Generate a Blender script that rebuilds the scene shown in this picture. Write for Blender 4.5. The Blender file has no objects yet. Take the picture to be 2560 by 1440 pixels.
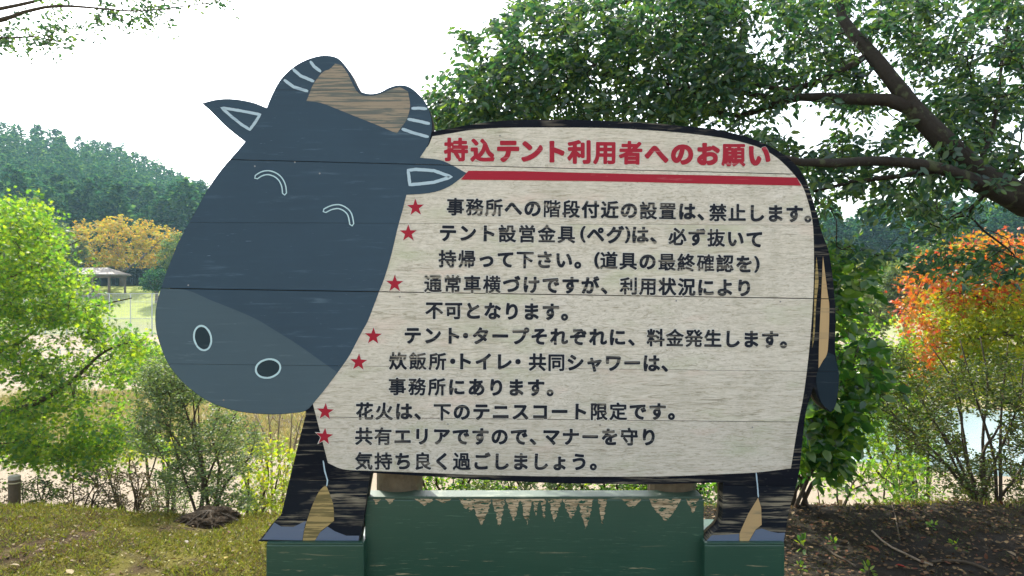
import bpy, bmesh, math, random
import numpy as np
from mathutils import Vector, Matrix
from mathutils.geometry import tessellate_polygon

S = bpy.context.scene
COL = S.collection
R = math.radians
F = 1863.0                      # focal length in photograph pixels
D0, CH = 3.73, 1.55             # board distance and camera height
PM = D0 / F

# ------------------------------------------------------------------ camera
cam = bpy.data.objects.new('camera', bpy.data.cameras.new('camera'))
COL.objects.link(cam)
cam.location = (0, -D0, CH)
cam.rotation_euler = (R(90), 0, 0)
cam.data.sensor_width = 36
cam.data.lens = F / 2560 * 36
cam.data.clip_start = 0.05
cam.data.clip_end = 3000
S.camera = cam
# ------------------------------------------------------------------ world, sun, exposure
SUN_EL, SUN_AZ = 47.0, -24.0    # degrees; azimuth from +Y, negative = left of view
W = bpy.data.worlds.new('World'); S.world = W; W.use_nodes = True
nt = W.node_tree; nt.nodes.clear()
sky = nt.nodes.new('ShaderNodeTexSky'); sky.sky_type = 'NISHITA'; sky.sun_disc = False
sky.sun_elevation = R(SUN_EL); sky.sun_rotation = R(SUN_AZ)
sky.air_density = 1.0; sky.dust_density = 3.0; sky.ozone_density = 1.0
bg = nt.nodes.new('ShaderNodeBackground'); bg.inputs['Strength'].default_value = 0.15
wo = nt.nodes.new('ShaderNodeOutputWorld')
hs = nt.nodes.new('ShaderNodeHueSaturation'); hs.inputs['Saturation'].default_value = 0.45
nt.links.new(sky.outputs[0], hs.inputs['Color']); nt.links.new(hs.outputs[0], bg.inputs['Color']); nt.links.new(bg.outputs[0], wo.inputs['Surface'])
sun = bpy.data.objects.new('sun', bpy.data.lights.new('sun', 'SUN')); COL.objects.link(sun)
sun.data.energy = 2.8; sun.data.angle = R(0.6); sun.data.color = (1.0, 0.94, 0.83)
sd = Vector((math.sin(R(SUN_AZ)) * math.cos(R(SUN_EL)), math.cos(R(SUN_AZ)) * math.cos(R(SUN_EL)), math.sin(R(SUN_EL))))
sun.rotation_euler = sd.to_track_quat('Z', 'Y').to_euler()
S.view_settings.view_transform = 'Standard'; S.view_settings.look = 'None'
S.view_settings.gamma = 1; S.view_settings.use_curve_mapping = False
S.view_settings.exposure = 1.8
S.render.engine = 'CYCLES'
S.cycles.max_bounces = 6; S.cycles.transparent_max_bounces = 12; S.cycles.volume_bounces = 0
S.cycles.use_denoising = True

rng = np.random.default_rng(7)

# ================================================================== helpers
def W3(px, py, D):
    return np.array([(px - 1280) / F * D, D - D0, CH - (py - 720) / F * D])

def tag(o, label=None, cat=None, group=None, kind=None):
    if label: o['label'] = label
    if cat: o['category'] = cat
    if group: o['group'] = group
    if kind: o['kind'] = kind
    return o

def empty(name, loc, label=None, cat=None, group=None):
    o = bpy.data.objects.new(name, None); COL.objects.link(o)
    o.location = loc; o.empty_display_size = 0.1
    return tag(o, label, cat, group)

def root_loc(p):
    l = Vector((0, 0, 0))
    while p is not None:
        l = l + p.location; p = p.parent
    return l

def mesh_np(name, V, FC, mat, smooth=False):
    """V (n,3); FC list of faces or (m,k) array"""
    me = bpy.data.meshes.new(name)
    V = np.asarray(V, dtype=np.float64)
    if isinstance(FC, np.ndarray):
        m, k = FC.shape
        me.vertices.add(len(V)); me.vertices.foreach_set('co', V.ravel().astype(np.float32))
        me.loops.add(m * k); me.loops.foreach_set('vertex_index', FC.ravel().astype(np.int32))
        me.polygons.add(m)
        me.polygons.foreach_set('loop_start', (np.arange(m) * k).astype(np.int32))
        me.update(calc_edges=True)
    else:
        me.from_pydata([tuple(v) for v in V], [], [tuple(f) for f in FC]); me.update()
    if mat: me.materials.append(mat)
    if smooth: me.polygons.foreach_set('use_smooth', np.ones(len(me.polygons), dtype=bool))
    return me

def obj(name, V, FC, mat, parent=None, loc=None, smooth=False):
    """V in world coordinates"""
    base = root_loc(parent) if parent is not None else Vector(loc if loc is not None else (0, 0, 0))
    V = np.asarray(V, dtype=np.float64) - np.array(base)
    me = mesh_np(name, V, FC, mat, smooth)
    o = bpy.data.objects.new(name, me); COL.objects.link(o)
    if parent is not None: o.parent = parent
    else: o.location = base
    return o

def bm_obj(name, bm, mat, parent=None, loc=None, smooth=False):
    base = root_loc(parent) if parent is not None else Vector(loc if loc is not None else (0, 0, 0))
    bmesh.ops.translate(bm, vec=-base, verts=bm.verts)
    me = bpy.data.meshes.new(name); bm.to_mesh(me); bm.free()
    me.materials.append(mat)
    if smooth: me.polygons.foreach_set('use_smooth', np.ones(len(me.polygons), dtype=bool))
    o = bpy.data.objects.new(name, me); COL.objects.link(o)
    if parent is not None: o.parent = parent
    else: o.location = base
    return o

def box_bm(x0, x1, y0, y1, z0, z1, bev=0.0, seg=2):
    bm = bmesh.new()
    bmesh.ops.create_cube(bm, size=1)
    for v in bm.verts:
        v.co = Vector(((x0 + x1) / 2 + v.co.x * (x1 - x0), (y0 + y1) / 2 + v.co.y * (y1 - y0), (z0 + z1) / 2 + v.co.z * (z1 - z0)))
    if bev: bmesh.ops.bevel(bm, geom=bm.edges[:], offset=bev, segments=seg, affect='EDGES', profile=0.6)
    return bm

def hash2(ix, iy, seed):
    n = (ix.astype(np.int64) * 374761393 + iy.astype(np.int64) * 668265263 + seed * 974634777) & 0x7fffffff
    n = ((n ^ (n >> 13)) * 1274126177) & 0x7fffffff
    return ((n ^ (n >> 16)) & 0xffff) / 65535.0

def vnoise(x, y, sc, seed=0):
    x = np.asarray(x, float) / sc; y = np.asarray(y, float) / sc
    ix = np.floor(x); iy = np.floor(y); fx = x - ix; fy = y - iy
    fx = fx * fx * (3 - 2 * fx); fy = fy * fy * (3 - 2 * fy)
    a = hash2(ix, iy, seed); b = hash2(ix + 1, iy, seed); c = hash2(ix, iy + 1, seed); d = hash2(ix + 1, iy + 1, seed)
    return (a * (1 - fx) + b * fx) * (1 - fy) + (c * (1 - fx) + d * fx) * fy

def sstep(a, b, x):
    t = np.clip((np.asarray(x, float) - a) / (b - a), 0, 1)
    return t * t * (3 - 2 * t)

# ================================================================== materials
def newmat(name):
    m = bpy.data.materials.new(name); m.use_nodes = True
    m.node_tree.nodes.clear()
    return m, m.node_tree.nodes, m.node_tree.links

def nd(ns, t, **kw):
    n = ns.new(t)
    for k, v in kw.items():
        if k.startswith('i_'): n.inputs[k[2:].replace('_', ' ')].default_value = v
        else: setattr(n, k, v)
    return n

def ramp(ns, pts):
    r = ns.new('ShaderNodeValToRGB')
    while len(r.color_ramp.elements) < len(pts): r.color_ramp.elements.new(0.5)
    for e, (p, c) in zip(r.color_ramp.elements, pts):
        e.position = p; e.color = (c[0], c[1], c[2], 1) if not isinstance(c, (int, float)) else (c, c, c, 1)
    return r

def mixc(ns, ls, fac, a, b, blend='MIX'):
    m = ns.new('ShaderNodeMix'); m.data_type = 'RGBA'; m.blend_type = blend
    for sock, v in ((m.inputs[0], fac), (m.inputs[6], a), (m.inputs[7], b)):
        if isinstance(v, (int, float)): sock.default_value = v
        elif isinstance(v, tuple): sock.default_value = (*v, 1) if len(v) == 3 else v
        else: ls.new(v, sock)
    return m.outputs[2]

def noise(ns, ls, co, scale, detail=4, rough=0.55, vec=(1, 1, 1), dist=0.0):
    mp = ns.new('ShaderNodeMapping'); mp.inputs['Scale'].default_value = vec
    ls.new(co, mp.inputs['Vector'])
    n = ns.new('ShaderNodeTexNoise'); n.inputs['Scale'].default_value = scale
    n.inputs['Detail'].default_value = detail; n.inputs['Roughness'].default_value = rough
    n.inputs['Distortion'].default_value = dist
    ls.new(mp.outputs[0], n.inputs['Vector'])
    return n.outputs['Fac']

def finish(m, ns, ls, color, rough=0.6, bump=None, bstr=0.3, bdist=0.002, spec=0.4):
    p = ns.new('ShaderNodeBsdfPrincipled'); o = ns.new('ShaderNodeOutputMaterial')
    if isinstance(color, tuple): p.inputs['Base Color'].default_value = (*color, 1)
    else: ls.new(color, p.inputs['Base Color'])
    if isinstance(rough, (int, float)): p.inputs['Roughness'].default_value = rough
    else: ls.new(rough, p.inputs['Roughness'])
    p.inputs['Specular IOR Level'].default_value = spec
    if bump is not None:
        b = ns.new('ShaderNodeBump'); b.inputs['Strength'].default_value = bstr; b.inputs['Distance'].default_value = bdist
        ls.new(bump, b.inputs['Height']); ls.new(b.outputs[0], p.inputs['Normal'])
    ls.new(p.outputs[0], o.inputs['Surface'])
    return m

def paint(name, base, worn, wear=0.35, var=0.25, rough=0.5, grainz=70, spec=0.4, scratch=None, bstr=0.35, patch=None):
    """brush-applied paint on horizontal boards; worn through in streaks along the grain"""
    m, ns, ls = newmat(name)
    co = ns.new('ShaderNodeTexCoord').outputs['Object']
    g = noise(ns, ls, co, 1.0, 6, 0.65, (3.5, 3.5, grainz), 0.3)
    big = noise(ns, ls, co, 2.2, 4, 0.6)
    fine = noise(ns, ls, co, 1.0, 3, 0.6, (14, 14, 260))
    c1 = tuple(x * (1 - var) for x in base); c2 = tuple(min(1, x * (1 + var)) for x in base)
    col = mixc(ns, ls, big, c1, c2)
    col = mixc(ns, ls, 0.35, col, mixc(ns, ls, g, c1, c2))
    # worn streaks
    mul = ns.new('ShaderNodeMath'); mul.operation = 'MULTIPLY'
    r1 = ramp(ns, [(0.62 - wear * 0.3, 0.0), (0.72 - wear * 0.3, 1.0)] if wear < .7 else [(0.47, 0.0), (0.53, 1.0)]); ls.new(g, r1.inputs[0])
    r2 = ramp(ns, [(0.45, 0.0), (0.62, 1.0)] if wear < .7 else [(0.1, 0.7), (0.5, 1.0)]); ls.new(patch if patch is not None else noise(ns, ls, co, 4.0, 3, 0.5, (1, 1, 3)), r2.inputs[0])
    ls.new(r1.outputs[0], mul.inputs[0]); ls.new(r2.outputs[0], mul.inputs[1])
    col = mixc(ns, ls, mul.outputs[0], col, worn)
    if scratch:
        rf = ramp(ns, [(0.70, 0.0), (0.76, 1.0)]); ls.new(fine, rf.inputs[0])
        rb = ramp(ns, [(0.5, 0.0), (0.64, 1.0)]); ls.new(noise(ns, ls, co, 3.0, 3, 0.6, (1, 1, 2)), rb.inputs[0])
        m2 = ns.new('ShaderNodeMath'); m2.operation = 'MULTIPLY'
        ls.new(rf.outputs[0], m2.inputs[0]); ls.new(rb.outputs[0], m2.inputs[1])
        col = mixc(ns, ls, m2.outputs[0], col, scratch)
    return finish(m, ns, ls, col, rough, g, bstr, 0.003, spec)

M = {}
WOODG = (0.30, 0.25, 0.17)
M['body'] = paint('body black paint', (0.0045, 0.006, 0.010), (0.13, 0.115, 0.085), 0.34, 0.5, 0.6, 60, scratch=(0.28, 0.26, 0.2), spec=0.08)
M['leg'] = paint('leg black paint', (0.008, 0.0105, 0.015), (0.22, 0.19, 0.13), 0.48, 0.5, 0.6, 75, scratch=(0.36, 0.32, 0.24), spec=0.08)
M['head'] = paint('glare-tinted head paint', (0.024, 0.051, 0.076), (0.058, 0.098, 0.13), 0.16, 0.25, 0.5, 45, spec=0.25, scratch=(0.32, 0.42, 0.5), bstr=0.15)  # dark paint whose slate tint carries lens glare in the base colour
M['muzzle'] = paint('muzzle grey paint', (0.050, 0.083, 0.102), (0.08, 0.118, 0.14), 0.12, 0.2, 0.5, 45, spec=0.25, scratch=(0.25, 0.32, 0.38), bstr=0.15)
M['hoof'] = paint('hoof grey paint', (0.095, 0.125, 0.18), (0.3, 0.3, 0.28), 0.0, 0.12, 0.45, 40)
M['pale'] = paint('pale line paint', (0.36, 0.47, 0.52), (0.2, 0.28, 0.34), 0.3, 0.15, 0.5, 60)
M['eyeline'] = paint('eye line paint', (0.40, 0.56, 0.58), (0.3, 0.42, 0.46), 0.3, 0.12, 0.5, 60)
M['nostril'] = paint('nostril paint', (0.018, 0.034, 0.042), (0.05, 0.07, 0.08), 0.2, 0.2, 0.6, 60, spec=0.15)
M['tail'] = paint('tail tuft paint', (0.009, 0.019, 0.027), (0.05, 0.07, 0.08), 0.2, 0.25, 0.6, 50, spec=0.12)
M['tan'] = paint('tan wood stain', (0.40, 0.27, 0.12), (0.22, 0.17, 0.09), 0.35, 0.22, 0.6, 60)
M['hornwood'] = paint('weathered horn wood', (0.28, 0.23, 0.165), (0.12, 0.13, 0.115), 0.85, 0.25, 0.7, 95, spec=.1)
M['legwood'] = paint('bare leg wood', (0.34, 0.25, 0.10), (0.15, 0.12, 0.05), 0.8, 0.3, 0.65, 75, spec=.1)
M['red'] = paint('red paint', (0.30, 0.008, 0.022), (0.42, 0.2, 0.2), 0.12, 0.2, 0.5, 50, scratch=(0.5, 0.35, 0.33), spec=0.2)
M['ink'] = paint('ink paint', (0.010, 0.013, 0.020), (0.24, 0.215, 0.165), 0.36, 0.25, 0.6, 90, spec=0.15)

def board_white():
    m, ns, ls = newmat('whitewashed board')
    co0 = ns.new('ShaderNodeTexCoord').outputs['Object']
    oi = ns.new('ShaderNodeObjectInfo'); sc_ = ns.new('ShaderNodeMath'); sc_.operation = 'MULTIPLY'; sc_.inputs[1].default_value = 13.0
    ls.new(oi.outputs['Random'], sc_.inputs[0])
    va = ns.new('ShaderNodeVectorMath'); va.operation = 'ADD'; ls.new(co0, va.inputs[0]); ls.new(sc_.outputs[0], va.inputs[1])
    co = va.outputs[0]
    g = noise(ns, ls, co, 1.0, 8, 0.75, (8, 8, 80), 1.6)
    g2 = noise(ns, ls, co, 1.0, 6, 0.7, (17, 17, 55), 2.4)
    big = noise(ns, ls, co, 1.6, 4, 0.6)
    tint = noise(ns, ls, co, 1.0, 4, 0.6, (2.2, 2.2, 7))
    r = ramp(ns, [(0.32, (0.17, 0.15, 0.10)), (0.42, (0.36, 0.325, 0.24)), (0.51, (0.53, 0.485, 0.39)), (0.70, (0.64, 0.60, 0.51))])
    ls.new(g, r.inputs[0])
    rr = ramp(ns, [(0.32, (0.22, 0.20, 0.135)), (0.42, (0.40, 0.365, 0.285)), (0.52, (0.56, 0.52, 0.435)), (0.72, (0.66, 0.62, 0.54))])
    ls.new(g2, rr.inputs[0])
    bf = ramp(ns, [(0.4, 0.15), (0.6, 0.75)]); ls.new(big, bf.inputs[0])
    col = mixc(ns, ls, bf.outputs[0], r.outputs[0], rr.outputs[0])
    tg = ramp(ns, [(0.56, 0.0), (0.72, 0.45)]); ls.new(tint, tg.inputs[0])
    col = mixc(ns, ls, tg.outputs[0], col, (0.36, 0.40, 0.24))
    tp = ramp(ns, [(0.30, 0.40), (0.42, 0.0)]); ls.new(tint, tp.inputs[0])
    col = mixc(ns, ls, tp.outputs[0], col, (0.60, 0.46, 0.38))
    # dark grain cracks
    ck = noise(ns, ls, co, 1.0, 5, 0.65, (9, 9, 190), 0.3)
    rc = ramp(ns, [(0.30, 0.75), (0.38, 0.0)]); ls.new(ck, rc.inputs[0])
    col = mixc(ns, ls, rc.outputs[0], col, (0.14, 0.13, 0.09))
    st = ramp(ns, [(0.52, 0.0), (0.70, 0.35)]); ls.new(noise(ns, ls, co, 1.0, 5, 0.65, (5, 5, 1.6)), st.inputs[0])
    col = mixc(ns, ls, st.outputs[0], col, (0.30, 0.28, 0.20))
    pr = ramp(ns, [(0.0, 0.94), (1.0, 1.10)]); ls.new(oi.outputs['Random'], pr.inputs[0])
    col = mixc(ns, ls, 1.0, col, pr.outputs[0], 'MULTIPLY')
    return finish(m, ns, ls, col, 0.75, g, 0.5, 0.004, 0.2)
M['white'] = board_white()
M['nail'] = paint('nail head', (0.22, 0.22, 0.21), (0.15, 0.09, 0.05), 0.4, 0.3, 0.4, 60)
M['halo'] = paint('white touch-up paint', (0.54, 0.52, 0.455), (0.36, 0.34, 0.27), 0.5, 0.10, 0.7, 60, spec=0.2)

def green_base(name, worn_amt):
    m, ns, ls = newmat(name)
    co = ns.new('ShaderNodeTexCoord').outputs['Object']
    g = noise(ns, ls, co, 1.0, 6, 0.7, (3, 3, 60), 0.4)
    big = noise(ns, ls, co, 2.5, 4, 0.6)
    col = mixc(ns, ls, big, (0.010, 0.043, 0.025), (0.018, 0.066, 0.038))
    fine = noise(ns, ls, co, 1.0, 4, 0.65, (10, 10, 170))
    r1 = ramp(ns, [(0.60, 0.0), (0.68, 0.6)]); ls.new(fine, r1.inputs[0])
    r2 = ramp(ns, [(0.50 - worn_amt * 0.1, 0.0), (0.62, 1.0)]); ls.new(noise(ns, ls, co, 1.0, 4, 0.6, (1.5, 1.5, 9)), r2.inputs[0])
    mm = ns.new('ShaderNodeMath'); mm.operation = 'MULTIPLY'
    ls.new(r1.outputs[0], mm.inputs[0]); ls.new(r2.outputs[0], mm.inputs[1])
    col = mixc(ns, ls, mm.outputs[0], col, (0.14, 0.22, 0.14))
    # low worn streaks: bare wood, stronger towards the wet foot of the box
    sx = ns.new('ShaderNodeSeparateXYZ'); ls.new(co, sx.inputs[0])
    zr = ns.new('ShaderNodeMapRange'); zr.inputs['From Min'].default_value = 0.27; zr.inputs['From Max'].default_value = 0.12
    ls.new(sx.outputs['Z'], zr.inputs['Value'])
    r3 = ramp(ns, [(0.60, 0.0), (0.66, 1.0)]); ls.new(noise(ns, ls, co, 1.0, 6, 0.7, (2.5, 2.5, 42), 0.8), r3.inputs[0])
    mz = ns.new('ShaderNodeMath'); mz.operation = 'MULTIPLY'
    ls.new(zr.outputs[0], mz.inputs[0]); ls.new(r3.outputs[0], mz.inputs[1])
    col = mixc(ns, ls, mz.outputs[0], col, (0.36, 0.29, 0.17))
    return finish(m, ns, ls, col, 0.38, g, 0.25, 0.003, 0.5)
M['green'] = green_base('green base paint', 0.4)
M['ledge'] = paint('faded green ledge', (0.028, 0.06, 0.036), (0.17, 0.20, 0.14), 0.35, 0.3, 0.6, 30, scratch=(0.6, 0.62, 0.5))
def bare_mat():
    m, ns, ls = newmat('bare base wood')
    co = ns.new('ShaderNodeTexCoord').outputs['Object']
    g = noise(ns, ls, co, 1.0, 6, 0.7, (7, 7, 110), 0.8)
    r = ramp(ns, [(0.38, (0.10, 0.075, 0.04)), (0.46, (0.30, 0.225, 0.13)), (0.6, (0.50, 0.39, 0.25))]); ls.new(g, r.inputs[0])
    f = ramp(ns, [(0.53, 0.0), (0.57, 1.0)]); ls.new(noise(ns, ls, co, 1.0, 5, 0.7, (26, 26, 95), 0.5), f.inputs[0])
    return finish(m, ns, ls, mixc(ns, ls, f.outputs[0], r.outputs[0], (0.018, 0.068, 0.042)), 0.7, g, 0.5, 0.004, 0.1)
M['bare'] = bare_mat()

def bark(name, c1, c2, lichen=None, sc=30):
    m, ns, ls = newmat(name)
    co = ns.new('ShaderNodeTexCoord').outputs['Object']
    n1 = noise(ns, ls, co, sc, 6, 0.65); n2 = noise(ns, ls, co, sc * 0.2, 4, 0.6)
    col = mixc(ns, ls, n1, c1, c2)
    if lichen:
        r = ramp(ns, [(0.56, 0.0), (0.62, 0.8)]); ls.new(n2, r.inputs[0])
        col = mixc(ns, ls, r.outputs[0], col, lichen)
    return finish(m, ns, ls, col, 0.85, n1, 0.6, 0.01, 0.2)
M['bark'] = bark('dark bark', (0.008, 0.006, 0.004), (0.040, 0.032, 0.022), (0.06, 0.07, 0.03), 45)
M['twig'] = bark('twig bark', (0.035, 0.026, 0.018), (0.09, 0.07, 0.045), None, 60)
M['paletwig'] = bark('pale twig bark', (0.16, 0.12, 0.08), (0.30, 0.24, 0.17), None, 60)
M['farbark'] = bark('far bark', (0.08, 0.06, 0.045), (0.16, 0.13, 0.1), None, 3)
M['logpost'] = bark('log post wood', (0.07, 0.05, 0.03), (0.20, 0.16, 0.10), (0.16, 0.17, 0.1), 22)

def leafmat(name, cols, trans=0.5, tcol=1.7, rough=0.45, gloss=0.03):
    m, ns, ls = newmat(name)
    geo = ns.new('ShaderNodeNewGeometry'); oi = ns.new('ShaderNodeObjectInfo')
    ad = ns.new('ShaderNodeMath'); ad.operation = 'ADD'
    ls.new(geo.outputs['Random Per Island'], ad.inputs[0]); ls.new(oi.outputs['Random'], ad.inputs[1])
    fr = ns.new('ShaderNodeMath'); fr.operation = 'FRACT'; ls.new(ad.outputs[0], fr.inputs[0])
    k = len(cols)
    r = ramp(ns, [(i / (k - 1), c) for i, c in enumerate(cols)]); ls.new(fr.outputs[0], r.inputs[0])
    co = ns.new('ShaderNodeTexCoord').outputs['Object']
    n = noise(ns, ls, co, 1.3, 3, 0.6)
    col = mixc(ns, ls, 0.45, r.outputs[0], mixc(ns, ls, n, (0.55, 0.62, 0.5), (1.5, 1.35, 1.3)), 'MULTIPLY')
    d = ns.new('ShaderNodeBsdfDiffuse'); t = ns.new('ShaderNodeBsdfTranslucent'); g = ns.new('ShaderNodeBsdfGlossy')
    g.inputs['Roughness'].default_value = rough
    ls.new(col, d.inputs['Color'])
    tc = mixc(ns, ls, 1.0, col, (tcol * 1.05, tcol, tcol * 0.55), 'MULTIPLY'); ls.new(tc, t.inputs['Color'])
    m1 = ns.new('ShaderNodeMixShader'); m1.inputs[0].default_value = trans
    ls.new(d.outputs[0], m1.inputs[1]); ls.new(t.outputs[0], m1.inputs[2])
    m2 = ns.new('ShaderNodeMixShader'); m2.inputs[0].default_value = gloss
    ls.new(m1.outputs[0], m2.inputs[1]); ls.new(g.outputs[0], m2.inputs[2])
    o = ns.new('ShaderNodeOutputMaterial'); ls.new(m2.outputs[0], o.inputs['Surface'])
    return m
M['lf_over'] = leafmat('overhead leaves', [(0.011, 0.040, 0.027), (0.023, 0.074, 0.035), (0.085, 0.145, 0.026)], 0.45, 1.95, 0.35, 0.05)
M['lf_maple'] = leafmat('green maple leaves', [(0.03, 0.10, 0.022), (0.085, 0.18, 0.02), (0.19, 0.26, 0.018)], 0.58, 1.95)
M['lf_mid'] = leafmat('mid green maple leaves', [(0.04, 0.12, 0.02), (0.08, 0.17, 0.02), (0.16, 0.23, 0.02)], 0.55, 2.1)
M['lf_yell'] = leafmat('yellow green maple leaves', [(0.10, 0.18, 0.015), (0.17, 0.24, 0.014), (0.26, 0.25, 0.018)], 0.55, 1.9)
M['lf_fine'] = leafmat('shrub leaves', [(0.05, 0.10, 0.04), (0.09, 0.14, 0.06), (0.12, 0.16, 0.05)], 0.4, 1.6)
M['lf_ever'] = leafmat('glossy evergreen leaves', [(0.014, 0.060, 0.014), (0.035, 0.11, 0.016), (0.10, 0.17, 0.016)], 0.55, 2.2, 0.3, 0.05)
M['lf_dark'] = leafmat('dark shrub leaves', [(0.025, 0.05, 0.013), (0.045, 0.08, 0.015), (0.11, 0.12, 0.02)], 0.4, 1.5)
M['lf_oran'] = leafmat('orange maple leaves', [(0.34, 0.035, 0.02), (0.38, 0.08, 0.022), (0.33, 0.16, 0.02), (0.22, 0.20, 0.02)], 0.5, 1.5)
M['lf_gold'] = leafmat('golden leaves', [(0.36, 0.19, 0.015), (0.38, 0.27, 0.018), (0.22, 0.25, 0.03), (0.30, 0.25, 0.02)], 0.4, 1.6)
M['lf_brown'] = leafmat('dry brown leaves', [(0.09, 0.07, 0.04), (0.13, 0.10, 0.06), (0.09, 0.11, 0.04)], 0.3, 1.4)
M['lf_far'] = leafmat('far green leaves', [(0.05, 0.11, 0.03), (0.09, 0.15, 0.035), (0.12, 0.17, 0.04)], 0.4, 1.5)
M['lf_bamboo'] = leafmat('bamboo leaves', [(0.12, 0.17, 0.05), (0.16, 0.20, 0.07), (0.2, 0.22, 0.08)], 0.45, 1.5)
M['lf_cedar'] = leafmat('cedar foliage', [(0.010, 0.055, 0.034), (0.026, 0.100, 0.052), (0.080, 0.17, 0.055)], 0.4, 1.4, .45, 0.0)
M['lf_grass'] = leafmat('grass blades', [(0.04, 0.055, 0.01), (0.13, 0.16, 0.02), (0.08, 0.055, 0.022), (0.10, 0.15, 0.02), (0.05, 0.03, 0.015), (0.19, 0.20, 0.03)], 0.45, 1.5)
M['lf_grassd'] = leafmat('dark moss blades', [(0.03, 0.04, 0.01), (0.06, 0.085, 0.015), (0.05, 0.035, 0.015)], 0.4, 1.5)
M['lf_litter'] = leafmat('fallen leaves', [(0.07, 0.04, 0.022), (0.11, 0.07, 0.035), (0.14, 0.10, 0.05), (0.10, 0.035, 0.02)], 0.15, 1.2, 0.6, 0.02)

# ================================================================== terrain
RIDGE = [(-1500, 150), (-600, 190), (0, 312), (250, 345), (400, 405), (540, 468), (800, 560), (1280, 640), (1800, 645), (2090, 625), (2250, 572), (2400, 515), (2560, 470), (3200, 340), (4200, 250)]
_ra = np.array([math.atan((p - 1280) / F) for p, _ in RIDGE]); _rt = np.array([(720 - q) / F for _, q in RIDGE])

def hill_top(x, y):
    az = np.arctan2(x, np.maximum(y + D0, 1e-3))
    t = np.interp(az, _ra, _rt)
    fr = np.cos(az)
    return (CH + t * 270 * np.maximum(fr, 0.2)) - 19.0

def gz(x, y):
    x = np.asarray(x, float); y = np.asarray(y, float)
    D = y + D0
    r = np.hypot(x, D)
    near = 0.03 * (vnoise(x, y, 0.5, 1) - 0.5) + 0.02 * (vnoise(x, y, 0.13, 2) - 0.5) + 0.16 * (vnoise(x, y, 1.7, 3) - 0.5) * sstep(3.9, 4.6, D)
    crest = 5.22 + 0.25 * (vnoise(x, x * 0, 1.3, 5) - 0.5)
    drop = -0.42 * np.maximum(D - crest, 0) * 1.0
    z = np.where(D > crest, np.maximum(drop, -3.2), 0.0)
    z = np.where((z <= -3.19), -3.2, z) + near * np.where(D < 9, 1, 0.6)
    z = np.where(D < 3, z * sstep(1, 3, D), z)
    # far plain rises to the pavilion lawn, then the hills
    z = z + 5.0 * sstep(79, 108, D) * np.where(x > 20, 0.4, 1.0)
    hb = sstep(135, 262, r) * sstep(-60, 40, D)
    ht = hill_top(x, y)
    z = z * (1 - hb) + ht * hb + 4.0 * (vnoise(x, y, 30, 8) - 0.5) * hb * (1 - sstep(235, 262, r))
    return z

def build_terrain():
    rs = [0.0, 0.8, 1.6, 2.4, 3.2]
    r = 3.5
    while r < 430:
        rs.append(r); r += 0.035 if r < 7 else (0.09 if r < 12 else max(0.12, r * 0.022))
    rs = np.array(rs)
    a1 = np.radians(np.arange(-52, 52.01, 0.22)); a2 = np.radians(np.arange(57, 303, 5.0))
    an = np.concatenate([a1, a2]); na = len(an); nr = len(rs)
    RR, AA = np.meshgrid(rs, an, indexing='ij')
    X = RR * np.sin(AA); Y = RR * np.cos(AA) - D0
    Z = gz(X, Y)
    V = np.stack([X, Y, Z], -1).reshape(-1, 3)
    i = np.arange(nr - 1)[:, None]; j = np.arange(na)[None, :]; jn = (j + 1) % na
    Q = np.stack(np.broadcast_arrays(i * na + j, i * na + jn, (i + 1) * na + jn, (i + 1) * na + j), -1)
    D = (Y + D0); rr = RR
    n1 = vnoise(X, Y, 0.35, 11); n2 = vnoise(X, Y, 1.1, 12); n3 = vnoise(X, Y, 5.0, 13); n4 = vnoise(X, Y, 0.09, 14)
    def c(*a): return np.array(a)
    C = np.zeros(X.shape + (3,)) + c(0.13, 0.15, 0.05)
    def put(mask, col):
        nonlocal C
        C = C * (1 - mask[..., None]) + col * mask[..., None]
    soil = c(0.055, 0.037, 0.018); moss = c(0.115, 0.105, 0.018)
    put(np.ones_like(X), moss)
    put(sstep(0.38, 0.6, 0.45 * n1 + 0.3 * n4 + 0.25 * n2), soil)
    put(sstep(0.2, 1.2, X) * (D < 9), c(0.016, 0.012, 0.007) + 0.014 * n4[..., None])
    put(sstep(6.5, 8.5, D), c(0.17, 0.17, 0.07))
    sand = c(0.25, 0.205, 0.15)
    dry = c(0.21, 0.18, 0.10)
    put(1 - sstep(3.0, 3.6, rr), c(0.30, 0.26, 0.20))  # unseen pale ground round the camera, added to bounce warm light
    put(sstep(-2.5, -4, D), c(0.30, 0.26, 0.20))  # the same unseen bounce ground carried on behind the camera
    m = sstep(12.5, 14, D + 1.5 * (n3 - 0.5)) ; put(m, sand)
    m = sstep(20.5, 22, D + 3 * (n3 - 0.5)); put(m, dry * (0.8 + 0.5 * n2[..., None]))
    m = sstep(33, 35, D + 3 * (n3 - 0.5)); put(m, sand * 1.0)
    m = sstep(74, 76, D); put(m, c(0.20, 0.21, 0.10))
    m = sstep(84, 90, D); put(m, c(0.26, 0.30, 0.07))
    m = sstep(140, 160, rr); put(m, c(0.03, 0.06, 0.03))
    split = np.searchsorted(rs, 140)
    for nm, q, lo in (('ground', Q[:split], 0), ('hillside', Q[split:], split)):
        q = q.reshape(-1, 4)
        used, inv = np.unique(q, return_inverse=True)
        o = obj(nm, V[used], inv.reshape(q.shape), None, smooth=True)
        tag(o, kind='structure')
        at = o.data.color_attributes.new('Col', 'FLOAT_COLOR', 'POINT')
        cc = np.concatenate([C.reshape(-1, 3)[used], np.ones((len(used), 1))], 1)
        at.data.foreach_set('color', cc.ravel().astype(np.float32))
        o.data.materials.append(M['ground'])

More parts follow.
